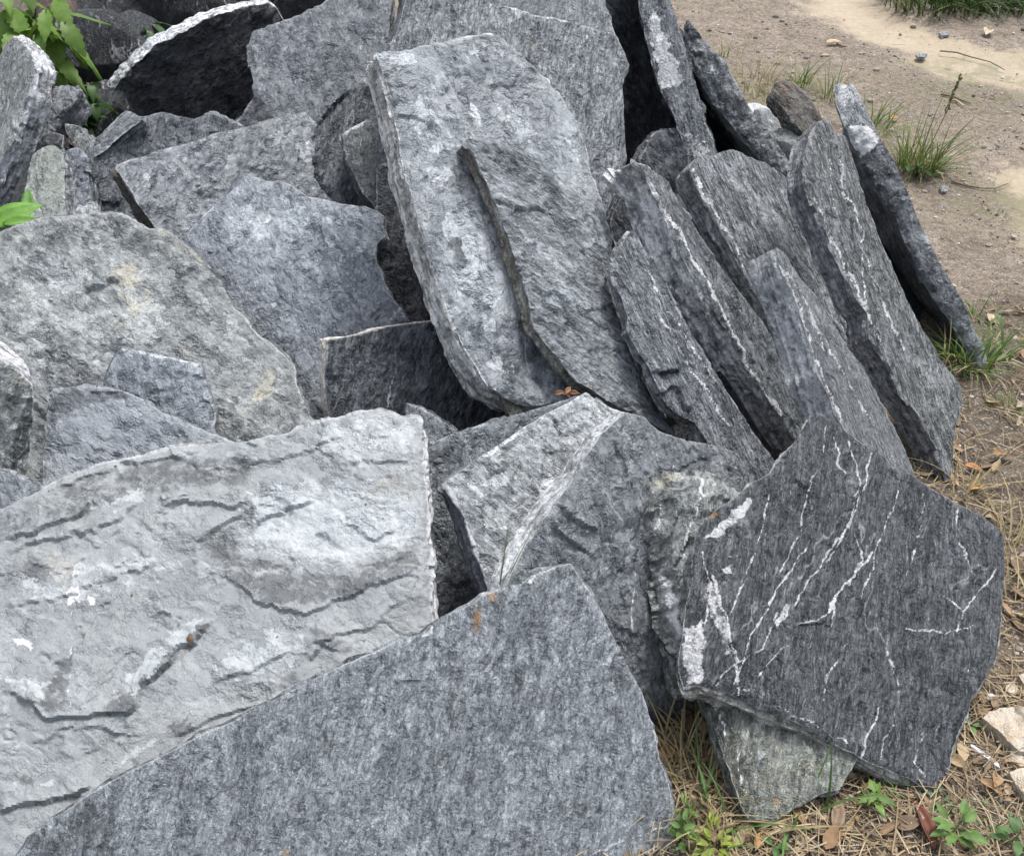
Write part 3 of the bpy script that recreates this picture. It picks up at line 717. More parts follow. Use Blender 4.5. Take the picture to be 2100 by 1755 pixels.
S('C2', 'small grey slab corner showing behind the right end of the big pale slab',
  [(834,829),(858,834),(890,851),(918,869),(945,890),(930,1000),(850,1000),(835,870)], (.1,.0,1), (890,880,2.2), .05,
  jag=.002, rel=.008, mat=m(BL, ang=10, vein=.1, rim=.5))
S('U2', 'small grey slab corner at the left picture edge beneath the white-topped block',
  [(-60,940),(0,966),(35,977),(85,999),(90,1100),(-90,1120)], (-.1,.25,.95), (20,1000,2.02), .05, jag=.002, rel=.01,
  mat=m(BL, ang=30, vein=.6, rim=.6))
S('U', 'thick block at the left edge with a bright white top and a chipped corner',
  [(-90,700),(0,737),(25,755),(58,783),(68,800),(67,870),(60,930),(52,985),(20,974),(-90,960)], (.12,-.12,.97), (20,850,2.08), .11, ext=(-.052,.050,-.10), jag=.002, rel=.010, th=.003, wamp=.004, chip=.002,
  mat=m(((0.149,0.161,0.161),(0.4,0.412,0.4)), ang=-25, streak=.5, patch=.5, vein=.6, warm=.15, rim=.6, wall=(.45,.46,.47), walllight=.5, sstretch=4),
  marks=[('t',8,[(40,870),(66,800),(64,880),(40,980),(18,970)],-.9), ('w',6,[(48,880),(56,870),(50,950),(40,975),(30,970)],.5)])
S('S2', 'smooth grey triangular slab leaning on the shoulder slab at the left',
  [(108,796),(139,794),(195,792),(222,796),(257,805),(295,820),(330,845),(375,862),(417,883),(462,898),(520,920),(450,1010),(200,1090),(80,1090),(87,994),(87,938),(96,869),(101,806)],
  (.0,.25,.97), (250,880,2.16), .05, jag=.002, rel=.008, th=.0012,
  mat=m(((0.205,0.220,0.245),(0.399,0.419,0.448)), ang=60, streak=.25, patch=.2, vein=.15, rim=.8, fine=.7), ledge=[([(295,905),(290,870),(300,840)],.003,60), ([(180,815),(220,800),(260,815)],.005,20)],
  marks=[('t',14,[(105,815),(140,795),(220,797),(290,812),(200,830),(150,845),(100,870)],-.45), ('v',4,[(340,850),(410,880),(470,900)],.5)])
S('S1', 'small grey slab with a bright white top line resting on the shoulder slab',
  [(250,716),(300,722),(360,736),(412,747),(414,765),(431,810),(441,845),(440,900),(420,960),(300,960),(210,900),(205,840),(222,760)],
  (.05,.05,1), (330,800,2.27), .018, jag=.002, rel=.014, th=.003,
  mat=m(((0.181,0.197,0.226),(0.372,0.393,0.426)), ang=20, streak=.25, patch=.35, vein=.4, rim=.5), marks=[('v',5,[(250,716),(300,723),(360,737),(410,748)],1), ('v',2,[(225,770),(290,775),(360,770)],.5)])
S('S', 'broad rounded shoulder slab at the left with cream lichen patches',
  [(-120,500),(-60,492),(0,476),(45,461),(83,448),(139,441),(195,436),(236,434),(271,448),(306,467),(334,466),(358,480),(389,504),(417,539),(448,570),(462,598),(476,626),(504,653),(528,681),(560,702),(598,740),(603,778),(619,820),(643,862),(660,960),(560,1040),(300,1060),(-120,1060)],
  (.02,.28,.96), (300,700,2.38), .07, jag=.004, rel=.02, th=.0025,
  mat=m(((0.135,0.145,0.151),(0.355,0.364,0.368)), ang=55, streak=.35, patch=.5, vein=.4, warm=.42, rim=.6, sstretch=2.6, warmc=(.52,.49,.39)),
  roll=[((380,640),(620,520),.10), ((200,500),(230,380),.02)],
  marks=[('p',40,[(250,580),(330,600),(350,700),(290,720),(240,660)],.62), ('p',30,[(455,640),(490,650),(480,700),(455,690)],.75), ('p',40,[(100,520),(200,540),(180,620),(90,600)],.58), ('p',30,[(380,590),(430,600),(440,650),(400,640)],.6), ('p',40,[(20,640),(120,650),(100,740),(20,730)],.55), ('t',40,[(0,560),(140,500),(300,560),(330,700),(200,760),(0,760)],.15), ('t',24,[(470,700),(560,705),(640,860),(600,880),(540,800)],-.1), ('w',8,[(330,640),(355,630),(350,690),(335,690)],.35), ('t',24,[(0,480),(120,450),(260,450),(400,540),(300,520),(150,500),(0,540)],-.25)],
  ledge=[([(180,605),(205,590),(225,578),(250,560)],.012,30), ([(375,570),(390,555),(400,545)],.008,25)])

S('N', 'near-black slab with a cream left edge behind the big pale slab',
  [(671,697),(700,692),(730,688),(782,674),(869,662),(912,656),(950,700),(1000,780),(1045,840),(1070,900),(1000,960),(850,970),(676,960),(676,855),(668,780)],
  (.42,-.10,.9), (760,780,2.42), .07, jag=.002, rel=.010, th=.002, wamp=.005,
  mat=m(((0.048,0.052,0.061),(0.167,0.177,0.193)), con=0.9, ang=-18, streak=.55, patch=.35, vein=.45, rim=.55, wall=(.55,.51,.45), walllight=.5, sstretch=4),
  marks=[('v',2.5,[(812,745),(800,800),(797,850)],.8)])
S('N2', 'pale brown stone chip wedged beneath the big curved slab',
  [(1022,810),(1040,808),(1057,817),(1072,841),(1085,870),(1050,870),(1040,835)], (.2,.2,.9), (1050,835,2.31), .04, jag=.002, rel=.008, cell=3.5,
  mat=m(((0.216,0.203,0.176),(0.417,0.391,0.341)), ang=-25, streak=.6, vein=.2, rim=.4))
S('I', 'tallest central slab, long and curved, with a thick flaky white left edge',
  [(770,101),(800,97),(834,99),(890,85),(938,78),(991,66),(1025,63),(1077,104),(1130,150),(1164,195),(1189,236),(1210,295),(1217,348),(1237,400),(1251,445),(1260,487),(1255,542),(1252,580),(1265,619),(1283,678),(1307,737),(1328,782),(1356,824),(1372,850),(1300,860),(1206,835),(1143,824),(1098,831),(1070,822),(1043,813),(1000,792),(975,752),(950,711),(937,680),(925,655),(905,600),(890,540),(878,505),(866,470),(845,400),(833,360),(825,320),(815,260),(806,225),(800,195),(795,165),(786,135)],
  (.40,.22,.90), (1000,790,2.27), .10, jag=.003, rel=.014, th=.0035, chip=.006, wamp=.007, lay=.007,
  mat=m(((0.163,0.175,0.195),(0.391,0.404,0.423)), ang=16, streak=.18, patch=.8, fine=.5, scale=.8, macro=.5, isl=1.3, K=6, vein=.3, warm=.0, rim=.8, wall=(.42,.42,.40), walllight=.7, sstretch=2.6),
  roll=[((960,300),(1010,30),.02), ((1130,500),(1290,440),.03)],
  marks=[('p',30,[(917,438),(952,431),(973,462),(994,514),(987,542),(1008,556),(1001,591),(983,610),(938,556),(910,504),(904,469)],.95), ('p',24,[(984,566),(1029,556),(1043,591),(1015,636),(987,619)],.9), ('p',18,[(987,646),(1018,650),(1015,680),(990,678)],.9), ('p',18,[(924,556),(950,560),(955,610),(935,615)],.85),
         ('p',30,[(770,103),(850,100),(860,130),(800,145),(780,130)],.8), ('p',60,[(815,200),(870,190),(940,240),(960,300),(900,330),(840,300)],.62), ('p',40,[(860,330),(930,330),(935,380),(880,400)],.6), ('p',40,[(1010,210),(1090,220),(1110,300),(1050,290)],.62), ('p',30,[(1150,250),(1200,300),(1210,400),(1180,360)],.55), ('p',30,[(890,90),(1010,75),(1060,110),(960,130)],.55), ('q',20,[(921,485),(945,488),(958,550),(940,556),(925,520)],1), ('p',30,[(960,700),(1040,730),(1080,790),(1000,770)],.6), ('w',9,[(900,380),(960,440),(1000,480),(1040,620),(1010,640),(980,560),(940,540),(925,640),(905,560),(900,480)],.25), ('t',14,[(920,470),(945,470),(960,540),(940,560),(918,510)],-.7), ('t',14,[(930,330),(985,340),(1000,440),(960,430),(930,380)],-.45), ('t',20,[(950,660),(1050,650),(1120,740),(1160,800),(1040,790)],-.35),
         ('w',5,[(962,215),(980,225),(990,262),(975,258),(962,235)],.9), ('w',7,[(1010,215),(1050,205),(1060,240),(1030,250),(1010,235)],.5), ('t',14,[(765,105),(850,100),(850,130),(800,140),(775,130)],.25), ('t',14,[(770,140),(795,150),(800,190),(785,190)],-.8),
         ('t',12,[(910,600),(950,640),(945,700),(925,670)],-.1), ('w',6,[(985,640),(1010,650),(1005,680),(990,670)],.5)],
  ledge=[([(945,290),(935,300),(905,310),(865,305)],.005,30), ([(815,228),(850,245),(890,262)],.006,30), ([(935,165),(960,155),(985,178)],.004,20), ([(905,175),(925,150),(960,145)],.004,20), ([(1020,170),(1045,178),(1070,150)],.005,25), ([(850,385),(880,370),(900,330)],.004,30), ([(855,200),(880,190),(930,190)],.004,25)])
S('I2', 'raised upper layer with a brown rim',
  [(952,292),(962,280),(985,277),(1040,287),(1080,305),(1125,335),(1180,375),(1237,402),(1251,445),(1260,487),(1255,542),(1252,580),(1265,619),(1283,678),(1307,737),(1328,782),(1356,824),(1376,855),(1390,888),(1356,871),(1320,852),(1270,832),(1225,806),(1189,782),(1165,755),(1147,730),(1122,700),(1102,674),(1095,660),(1089,630),(1084,608),(1074,563),(1064,552),(1046,487),(1025,428),(1014,405),(1005,382),(990,348),(975,315)],
  (.46,.29,.86), (1050,480,2.312), .045, parent='I', name='upper_layer', jag=.003, rel=.011, th=.003, chip=.006, wamp=.006,
  mat=m(((0.119,0.130,0.143),(0.317,0.330,0.349)), con=0.8, ang=68, streak=.6, patch=.35, vein=.15, rim=.15, wall=(.15,.14,.115), walllight=.45, sstretch=4),
  marks=[('p',30,[(1225,400),(1262,470),(1262,540),(1235,520)],.6), ('p',30,[(1100,560),(1180,560),(1230,640),(1140,630)],.58), ('w',10,[(1180,360),(1230,420),(1250,520),(1225,520),(1200,430)],.15), ('v',2,[(1300,740),(1310,780),(1318,820)],.6), ('t',30,[(980,290),(1120,340),(1150,400),(1000,350)],-.25)],
  roll=[((1130,500),(1290,440),.03), ((1100,600),(1250,380),.014)],
  ledge=[([(1000,320),(1040,335),(1080,345)],.005,25), ([(1030,440),(1060,425),(1090,430),(1120,430)],.006,30), ([(1190,730),(1240,720),(1300,712)],.005,25), ([(1080,600),(1130,600),(1180,620)],.005,25), ([(1010,400),(1040,412),(1075,440)],.005,25), ([(1210,640),(1240,630),(1262,610)],.005,25)])

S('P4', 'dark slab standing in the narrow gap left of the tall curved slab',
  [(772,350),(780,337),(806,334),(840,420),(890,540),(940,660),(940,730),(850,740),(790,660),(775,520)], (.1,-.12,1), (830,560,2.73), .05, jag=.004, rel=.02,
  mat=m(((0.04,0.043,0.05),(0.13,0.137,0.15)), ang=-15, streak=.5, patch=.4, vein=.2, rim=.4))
S('Q2', 'broad blue-grey slab left of centre with a tan-stained crest',
  [(365,483),(400,448),(434,417),(462,389),(487,358),(500,349),(521,351),(546,361),(570,358),(591,368),(626,396),(650,401),(700,412),(750,420),(786,440),(791,483),(775,497),(770,510),(775,542),(796,591),(799,601),(827,640),(850,690),(840,760),(700,900),(620,930),(540,800),(440,620)],
  (.06,.16,.98), (600,600,2.58), .07, jag=.004, rel=.018, th=.002,
  mat=m(((0.158,0.172,0.200),(0.370,0.390,0.424)), ang=25, streak=.4, patch=.3, vein=.2, warm=.12, rim=.7, sstretch=3.0, warmc=(.42,.37,.30)),
  marks=[('p',30,[(480,410),(520,390),(520,440),(480,480),(440,480)],.6), ('p',30,[(560,380),(640,410),(640,450),(570,430)],.6), ('v',4,[(585,390),(560,420),(545,450),(500,480)],.5), ('t',60,[(480,420),(640,400),(760,440),(640,480),(440,520)],.3), ('w',4,[(552,617),(565,617),(568,625),(555,627)],1), ('v',6,[(825,625),(805,645),(780,675)],.7)],
  roll=[((600,600),(560,360),.03), ((740,560),(850,600),.02), ((560,640),(470,700),.04)])
S('Q', 'slab with tilted diagonal cracks and a pale top edge behind the tan-crested slab',
  [(237,345),(240,337),(299,318),(358,299),(393,292),(434,276),(487,264),(539,249),(591,236),(626,228),(647,250),(667,278),(695,302),(716,309),(737,337),(765,375),(785,407),(792,470),(770,600),(500,620),(365,560),(318,468),(295,432),(271,396),(252,366)],
  (.44,.16,.88), (480,380,2.86), .07, jag=.003, rel=.016, th=.003,
  mat=m(((0.135,0.146,0.162),(0.366,0.379,0.404)), ang=-28, streak=.25, patch=.5, vein=.35, warm=.08, rim=.6, wall=(.09,.08,.065), walllight=.1, sstretch=2.2),
  marks=[('p',20,[(600,290),(640,300),(635,350),(605,330)],.75), ('p',20,[(540,270),(590,265),(580,320),(550,320)],.6), ('p',14,[(293,355),(310,355),(305,385),(295,380)],.8), ('p',14,[(375,370),(395,360),(385,385)],.8), ('p',20,[(650,310),(700,340),(740,420),(700,410)],.65), ('p',14,[(340,420),(365,400),(360,430)],.8), ('r',14,[(265,385,1.5)],.3), ('w',8,[(620,290),(640,285),(650,310),(630,330)],.5), ('w',6,[(295,360),(305,365),(300,385)],.7), ('w',8,[(655,330),(680,345),(700,400),(680,390)],.4)],
  ledge=[([(373,335),(350,360),(335,385),(300,410)],.011,25), ([(440,320),(425,345),(410,370),(400,400)],.010,25), ([(590,262),(570,300),(555,330)],.007,25), ([(620,280),(610,310),(612,330)],.007,20), ([(400,345),(385,360),(375,375)],.006,20), ([(500,340),(530,355),(545,320)],.004,25)],
  roll=[((700,340),(790,380),.02)])
S('T', 'grey ribbed slab with a wavy crest beneath the black overhanging slab',
  [(179,313),(200,283),(240,262),(270,248),(288,243),(306,240),(330,233),(365,240),(400,247),(431,233),(462,240),(487,252),(501,257),(580,300),(520,460),(340,560),(250,520),(195,440),(188,407),(181,348)],
  (.28,.05,.95), (330,330,3.10), .07, jag=.004, rel=.016,
  mat=m(((0.068,0.074,0.086),(0.204,0.215,0.236)), con=0.8, ang=-8, streak=.55, patch=.25, vein=.15, rim=.4, wall=(.16,.17,.18), walllight=.4, sstretch=4),
  ledge=[([(200,425),(230,420),(255,425)],.01,30)])
S('T2', 'narrow grey splinter lying along the ribbed slab below the white-edged black slab',
  [(254,224),(270,228),(288,240),(250,268),(215,300),(190,318),(184,300),(205,270),(232,243)], (-.25,.35,.9), (235,265,3.04), .05, jag=.003, rel=.012,
  mat=m(((0.135,0.146,0.162),(0.328,0.341,0.354)), ang=-50, streak=.6, patch=.4, vein=.4, rim=.5))
S('X', 'black overhanging slab with a white upper left edge, tilted over the ribbed slab',
  [(313,93),(330,84),(348,79),(389,56),(417,40),(462,26),(504,17),(553,9),(566,18),(579,38),(590,70),(570,130),(545,230),(530,280),(400,320),(290,290),(262,240),(243,215),(228,196),(240,174),(270,140),(297,112)],
  (.50,-.52,.74), (400,150,3.48), .09, jag=.005, rel=.03, th=.006, terr=6,
  mat=m(((.014,.016,.02),(.05,.054,.062)), con=0.8, ang=-62, streak=.5, patch=.4, vein=.2, rim=.15, wall=(.48,.49,.51), walllight=.6, sstretch=4))  # face colour lowered to carry the shade of its downward tilt
S('P', 'upright grey slab at the top centre-left with a rounded left corner',
  [(521,66),(556,52),(608,31),(660,14),(700,-50),(806,-50),(801,20),(797,60),(794,120),(800,400),(650,400),(530,300),(530,243),(528,215),(521,174),(514,139),(509,104),(514,83)],
  (.06,.16,.98), (650,160,3.30), .09, jag=.003, rel=.015, th=.0025,
  mat=m(((0.117,0.124,0.140),(0.273,0.285,0.307)), ang=10, streak=.25, patch=.3, vein=.4, warm=.05, rim=.5, sstretch=2.5),
  marks=[('v',3.5,[(700,30),(725,55),(745,80),(740,110)],.6), ('t',20,[(515,90),(535,100),(545,220),(530,240)],.3), ('v',3,[(560,150),(570,140)],.6)])
S('P2', 'dark slab with a sloping grey ridge between upright slab and tall curved slab',
  [(640,262),(660,240),(680,215),(710,192),(737,172),(765,176),(800,250),(840,420),(700,420),(640,360)], (.3,.1,.93), (730,250,3.02), .08, jag=.004, rel=.02,
  mat=m(((0.060,0.066,0.078),(0.198,0.209,0.226)), con=0.8, ang=-10, streak=.5, patch=.4, vein=.4, rim=.5), ledge=[([(650,250),(690,215),(730,190)],.015,20)])
S('P3', 'dark mottled stone with a cream upper rim left of the tall slab',
  [(702,280),(715,268),(735,255),(771,236),(800,262),(850,420),(800,460),(745,400),(715,340)], (.15,.2,.95), (750,310,2.92), .06, jag=.003, rel=.016,
  mat=m(((0.098,0.105,0.108),(0.261,0.271,0.275)), ang=0, streak=.35, patch=.4, vein=.5, warm=.2, rim=1.0), marks=[('v',4,[(702,278),(725,262),(771,236)],.8)])
S('M', 'wide streaked top slab behind the tall curved slab, with one long pale crack line',
  [(834,-80),(880,-70),(950,-25),(1008,7),(1060,18),(1100,32),(1150,38),(1190,50),(1230,65),(1256,66),(1264,74),(1271,120),(1282,174),(1286,222),(1289,278),(1296,313),(1288,348),(1281,389),(1265,430),(1180,560),(900,520),(790,300),(797,97),(810,80),(820,45),(830,10)],
  (.30,.18,.95), (1100,120,2.88), .09, jag=.003, rel=.014,
  mat=m(((0.115,0.124,0.140),(0.341,0.351,0.369)), con=0.8, ang=-10, streak=.65, patch=.35, vein=.15, warm=.1, rim=.4, sstretch=5, warmc=(.3,.29,.25)),
  marks=[('v',2.6,[(1008,7),(1060,18),(1100,32),(1150,38),(1190,50),(1230,65),(1258,66)],.9)],
  roll=[((1200,200),(1300,200),.03)])
S('M2', 'grey streaked slab at the top edge, its lower part hidden by the wide streaked slab',
  [(860,-90),(1232,-90),(1238,-10),(1246,25),(1254,48),(1292,130),(1250,220),(1000,200),(880,100)], (.02,.16,.98), (1100,20,3.0), .09, jag=.003, rel=.010,
  mat=m(((.13,.138,.15),(.31,.32,.335)), ang=-12, streak=.6, patch=.3, vein=.2, rim=.3, sstretch=5, scale=1.2))
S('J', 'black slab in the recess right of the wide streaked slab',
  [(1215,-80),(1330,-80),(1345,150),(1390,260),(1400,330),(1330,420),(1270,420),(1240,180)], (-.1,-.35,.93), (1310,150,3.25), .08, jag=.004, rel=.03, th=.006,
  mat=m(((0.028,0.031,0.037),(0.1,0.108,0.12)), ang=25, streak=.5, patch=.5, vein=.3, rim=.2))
S('J2', 'black slab deep in the gap between the quartz-patched slab and the mottled slab',  # added slab, coloured dark to stand for the shade in this gap
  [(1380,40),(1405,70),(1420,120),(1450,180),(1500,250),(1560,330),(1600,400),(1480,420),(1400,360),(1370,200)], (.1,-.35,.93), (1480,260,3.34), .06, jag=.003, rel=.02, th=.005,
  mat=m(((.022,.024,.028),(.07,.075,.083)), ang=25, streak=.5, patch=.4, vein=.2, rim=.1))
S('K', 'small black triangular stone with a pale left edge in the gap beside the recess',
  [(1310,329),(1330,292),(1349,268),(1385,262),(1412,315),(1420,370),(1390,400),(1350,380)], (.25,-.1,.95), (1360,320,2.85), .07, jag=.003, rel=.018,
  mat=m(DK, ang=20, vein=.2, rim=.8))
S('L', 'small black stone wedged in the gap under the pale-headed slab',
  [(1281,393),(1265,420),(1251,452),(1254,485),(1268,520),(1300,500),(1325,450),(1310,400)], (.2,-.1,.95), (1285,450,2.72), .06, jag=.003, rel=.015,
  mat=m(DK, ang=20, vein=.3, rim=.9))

S('H1', 'narrow streaked slab just right of the tall curved slab, leaning left',
  [(1300,466),(1269,508),(1255,545),(1262,575),(1276,608),(1286,650),(1286,681),(1307,716),(1328,744),(1340,775),(1352,806),(1373,834),(1390,848),(1426,865),(1453,907),(1490,980),(1560,1080),(1640,1080),(1610,975),(1588,935),(1552,890),(1520,842),(1495,805),(1458,742),(1428,695),(1400,645),(1366,574),(1343,545),(1312,492)],
  (.40,.22,.87), (1450,800,2.36), .03, jag=.0016, rel=.008, th=.002,
  mat=m(((0.086,0.095,0.108),(0.301,0.311,0.332)), con=0.9, ang=27, streak=.7, patch=.3, vein=.35, rim=.4, wall=(.16,.17,.18), walllight=.5, sstretch=8),
  marks=[('v',3,[(1330,560),(1400,680),(1470,780)],.8), ('v',3,[(1350,640),(1420,760),(1500,880)],.8), ('t',12,[(1352,760),(1385,757),(1390,772),(1362,778)],-.9)], ledge=[([(1340,770),(1370,760),(1395,762)],.012,40), ([(1340,810),(1375,800),(1420,850)],.01,30)])
S('H2', 'slab with a pale knobbly head and a crusted crystalline left edge',
  [(1300,330),(1330,338),(1347,350),(1372,372),(1402,425),(1438,485),(1478,540),(1522,600),(1562,655),(1595,708),(1620,762),(1645,818),(1668,870),(1710,980),(1690,1010),(1640,915),(1608,862),(1575,812),(1540,757),(1500,692),(1465,640),(1430,585),(1400,530),(1382,480),(1362,430),(1345,385),(1325,352)],
  (.62,.20,.74), (1500,640,2.50), .105, jag=.0016, rel=.009, th=.003, wamp=.013, lay=.014,
  marks=[('v',4,[(1345,390),(1400,500),(1470,620),(1530,730),(1600,850)],.9)],
  mat=m(((0.063,0.069,0.076),(0.220,0.231,0.247)), con=0.9, ang=30, streak=.6, patch=.35, vein=.3, rim=.5, wall=(.42,.43,.44), walllight=.9, sstretch=5),
  cell=4.3)
S('H3', 'light streaky slab with a scalloped top edge in the middle of the right-hand fan',
  [(1415,342),(1440,315),(1471,318),(1478,312),(1485,309),(1506,306),(1523,313),(1551,328),(1572,334),(1613,362),(1645,388),(1690,450),(1780,640),(1830,800),(1760,850),(1680,790),(1600,690),(1560,620),(1520,552),(1495,505),(1457,430),(1425,375)],
  (.46,.28,.84), (1550,450,2.72), .07, jag=.0016, rel=.006, th=.0015, wamp=.006,
  mat=m(((0.069,0.076,0.086),(0.320,0.330,0.346)), con=0.9, ang=28, streak=.85, patch=.2, vein=.12, rim=.3, wall=(.15,.157,.168), walllight=.5, sstretch=8),
  marks=[('v',3.4,[(1425,365),(1460,430),(1500,490),(1530,560)],.9), ('v',3,[(1420,345),(1430,365),(1440,385)],.9), ('t',20,[(1470,330),(1520,330),(1600,430),(1620,520),(1540,430)],.3)])
S('H4', 'pointed slab with a smooth light left edge in front of the straight-veined slab',
  [(1592,507),(1613,521),(1634,556),(1655,585),(1676,610),(1704,657),(1742,718),(1780,771),(1818,845),(1857,921),(1890,1010),(1830,1080),(1745,920),(1732,880),(1711,848),(1700,810),(1676,765),(1669,719),(1648,660),(1627,598),(1610,574),(1597,542)],
  (.55,.28,.76), (1720,760,2.34), .088, jag=.0016, rel=.005, th=.001, wamp=.004,
  marks=[('v',3,[(1615,560),(1650,620),(1690,720)],.8), ('v',3,[(1660,640),(1720,760),(1780,860)],.8), ('v',3,[(1600,545),(1640,630),(1660,700),(1700,800),(1725,870)],.9)],
  mat=m(((0.099,0.107,0.119),(0.282,0.292,0.308)), con=0.8, ang=25, streak=.7, patch=.2, scale=1.4, vein=.4, rim=.6, wall=(.44,.45,.465), walllight=.4, sstretch=9))
S('H5', 'long ribbed slab with one straight white vein down its face',
  [(1664,280),(1676,252),(1697,243),(1706,254),(1714,280),(1725,275),(1735,282),(1752,335),(1776,420),(1806,500),(1842,580),(1882,660),(1928,735),(1977,798),(1968,851),(1957,904),(1954,966),(1945,985),(1916,915),(1891,869),(1857,817),(1836,778),(1815,737),(1782,695),(1777,643),(1752,610),(1738,570),(1711,511),(1683,452),(1665,410),(1652,370),(1656,323)],
  (.50,.25,.83), (1945,985,2.50), .066, jag=.0016, rel=.006, th=.0015, wamp=.007,
  mat=m(((0.058,0.063,0.069),(0.258,0.265,0.271)), con=0.9, ang=17, streak=.8, patch=.25, vein=.3, rim=.35, wall=(.14,.147,.16), walllight=.45, sstretch=9),
  marks=[('v',3.4,[(1668,400),(1690,460),(1740,560),(1780,650),(1800,700)],.8), ('v',2.6,[(1760,500),(1800,600),(1850,720)],.7), ('v',2.6,[(1722,320),(1728,400),(1745,430),(1762,470),(1762,540),(1770,600),(1775,660)],1), ('v',2,[(1697,330),(1708,400),(1712,440)],.7), ('t',24,[(1690,420),(1710,400),(1740,520),(1720,520)],.4), ('t',40,[(1860,700),(1960,760),(1960,900),(1900,840)],.3)],
  ledge=[([(1714,280),(1730,420),(1760,500)],.006,20)])
S('H6', 'rightmost long slab standing on edge beside the gravel track, with a white broken shoulder',
  [(1735,257),(1750,250),(1775,252),(1790,262),(1804,282),(1832,327),(1857,386),(1891,466),(1926,536),(1966,603),(1990,655),(2011,697),(2025,732),(2023,760),(1999,770),(1978,712),(1954,671),(1926,626),(1891,577),(1867,521),(1839,452),(1798,389),(1770,348),(1763,316),(1745,292)],
  (-.32,-.08,.95), (2010,755,2.885), .3, ext=(.075,.030,-.36), jag=.003, rel=.014, th=.004, chip=.01, wamp=.004,
  mat=m(((0.072,0.079,0.089),(0.222,0.231,0.246)), con=0.8, ang=28, streak=.3, patch=.4, vein=.35, rim=.3, wall=(.14,.15,.16), walllight=.3, sstretch=3),
  marks=[('w',9,[(1735,255),(1780,252),(1800,278),(1795,300),(1765,315),(1745,292)],1), ('t',14,[(1765,320),(1800,300),(1830,350),(1800,390),(1770,348)],-.5), ('t',40,[(1890,560),(1960,620),(2020,740),(1990,740),(1930,640)],.35)])
S('H6b', 'striped white upper end', 
  [(1712,176),(1722,168),(1736,172),(1749,167),(1759,186),(1780,231),(1800,276),(1790,300),(1740,270),(1725,245),(1714,210)],
  (-.22,.15,.95), (1750,230,2.95), .25, ext=(.11,.045,-.30), parent='H6', name='upper_end', jag=.003, rel=.012, wamp=.004, cell=3.6,
  mat=m(((0.161,0.172,0.19),(0.467,0.478,0.501)), ang=18, streak=.9, patch=.3, vein=.4, rim=.6, sstretch=8),
  marks=[('w',7,[(1714,176),(1750,170),(1762,200),(1740,225),(1722,215)],.6)])
S('H7', 'mottled slab on edge at the top of the fan, its thin tip pointing up-left',
  [(1405,40),(1400,75),(1408,104),(1415,132),(1440,174),(1467,215),(1502,257),(1527,292),(1551,318),(1590,370),(1640,400),(1645,385),(1638,361),(1620,334),(1596,295),(1565,254),(1544,229),(1523,191),(1492,136),(1471,108),(1443,80),(1412,38)],
  (-.25,.05,.97), (1540,230,3.05), .3, ext=(.070,.03,-.32), jag=.004, rel=.018, th=.005, chip=.01,
  mat=m(((0.055,0.061,0.069),(0.232,0.242,0.253)), con=0.9, ang=25, streak=.3, patch=.6, vein=.6, rim=.3, wall=(.2,.21,.21), walllight=.3, sstretch=2),
  marks=[('w',9,[(1450,110),(1470,115),(1475,160),(1455,160)],.45), ('t',12,[(1405,50),(1440,85),(1450,120),(1420,120)],-.4), ('t',16,[(1490,200),(1520,200),(1550,250),(1520,250)],-.4), ('w',9,[(1530,290),(1560,280),(1580,310),(1560,320)],.35)])
S('H8', 'tall narrow slab on edge with a large white quartz patch at the top',
  [(1300,-70),(1345,-70),(1370,0),(1387,45),(1401,83),(1408,115),(1422,170),(1440,222),(1457,271),(1470,320),(1455,345),(1416,345),(1408,313),(1387,264),(1376,226),(1356,188),(1342,146),(1328,97),(1321,63),(1309,0)],
  (-.15,.05,.98), (1390,200,3.02), .3, ext=(.075,.05,-.34), jag=.004, rel=.012,
  mat=m(((0.086,0.094,0.108),(0.284,0.295,0.319)), con=0.8, ang=10, streak=.7, patch=.25, vein=.2, rim=.35, wall=(.1,.11,.12), walllight=.2, sstretch=7),
  marks=[('w',5,[(1331,21),(1345,30),(1360,55),(1372,90),(1385,125),(1402,148),(1400,168),(1375,172),(1363,188),(1350,165),(1338,120),(1330,80)],1), ('w',6,[(1335,40),(1362,60),(1392,150),(1370,178),(1345,130)],1.3), ('w',16,[(1392,268),(1450,275),(1465,325),(1415,335)],.5)])

S('V', 'tall slab at the upper left edge with streaked face and crystalline right edge',
  [(2,115),(7,94),(31,76),(45,86),(62,112),(72,132),(64,190),(50,225),(36,256),(20,300),(2,335),(-40,430),(-140,430),(-110,200),(-20,130)],
  (-.55,.15,.82), (20,200,2.95), .066, jag=.004, rel=.016, wamp=.012,
  mat=m(((0.194,0.207,0.207),(0.427,0.438,0.434)), con=0.9, ang=-12, streak=.6, patch=.35, vein=.15, rim=.3, wall=(.36,.37,.39), walllight=.7, sstretch=6))
S('W4', 'jagged grey rock with a toothed right edge behind the tall left slab',
  [(105,178),(125,182),(140,176),(152,182),(163,177),(169,189),(162,203),(153,215),(138,228),(122,240),(112,262),(96,300),(60,320),(60,240)], (.1,.35,.93), (125,215,3.12), .10, jag=.006, rel=.02, th=.006, cell=3.6,
  mat=m(((0.149,0.159,0.176),(0.341,0.354,0.372)), ang=0, streak=.2, patch=.5, vein=.3, rim=.5))
S('W3', 'small splintered stone with a light rim beside the ribbed slab',
  [(129,250),(147,253),(163,257),(170,270),(179,288),(178,302),(175,318),(165,330),(155,310),(150,295),(143,283),(134,271)], (-.3,.25,.9), (155,285,3.08), .10, jag=.003, rel=.015, cell=3.6,
  mat=m(((0.176,0.185,0.189),(0.379,0.391,0.391)), ang=-30, streak=.5, patch=.4, vein=.5, rim=.8))
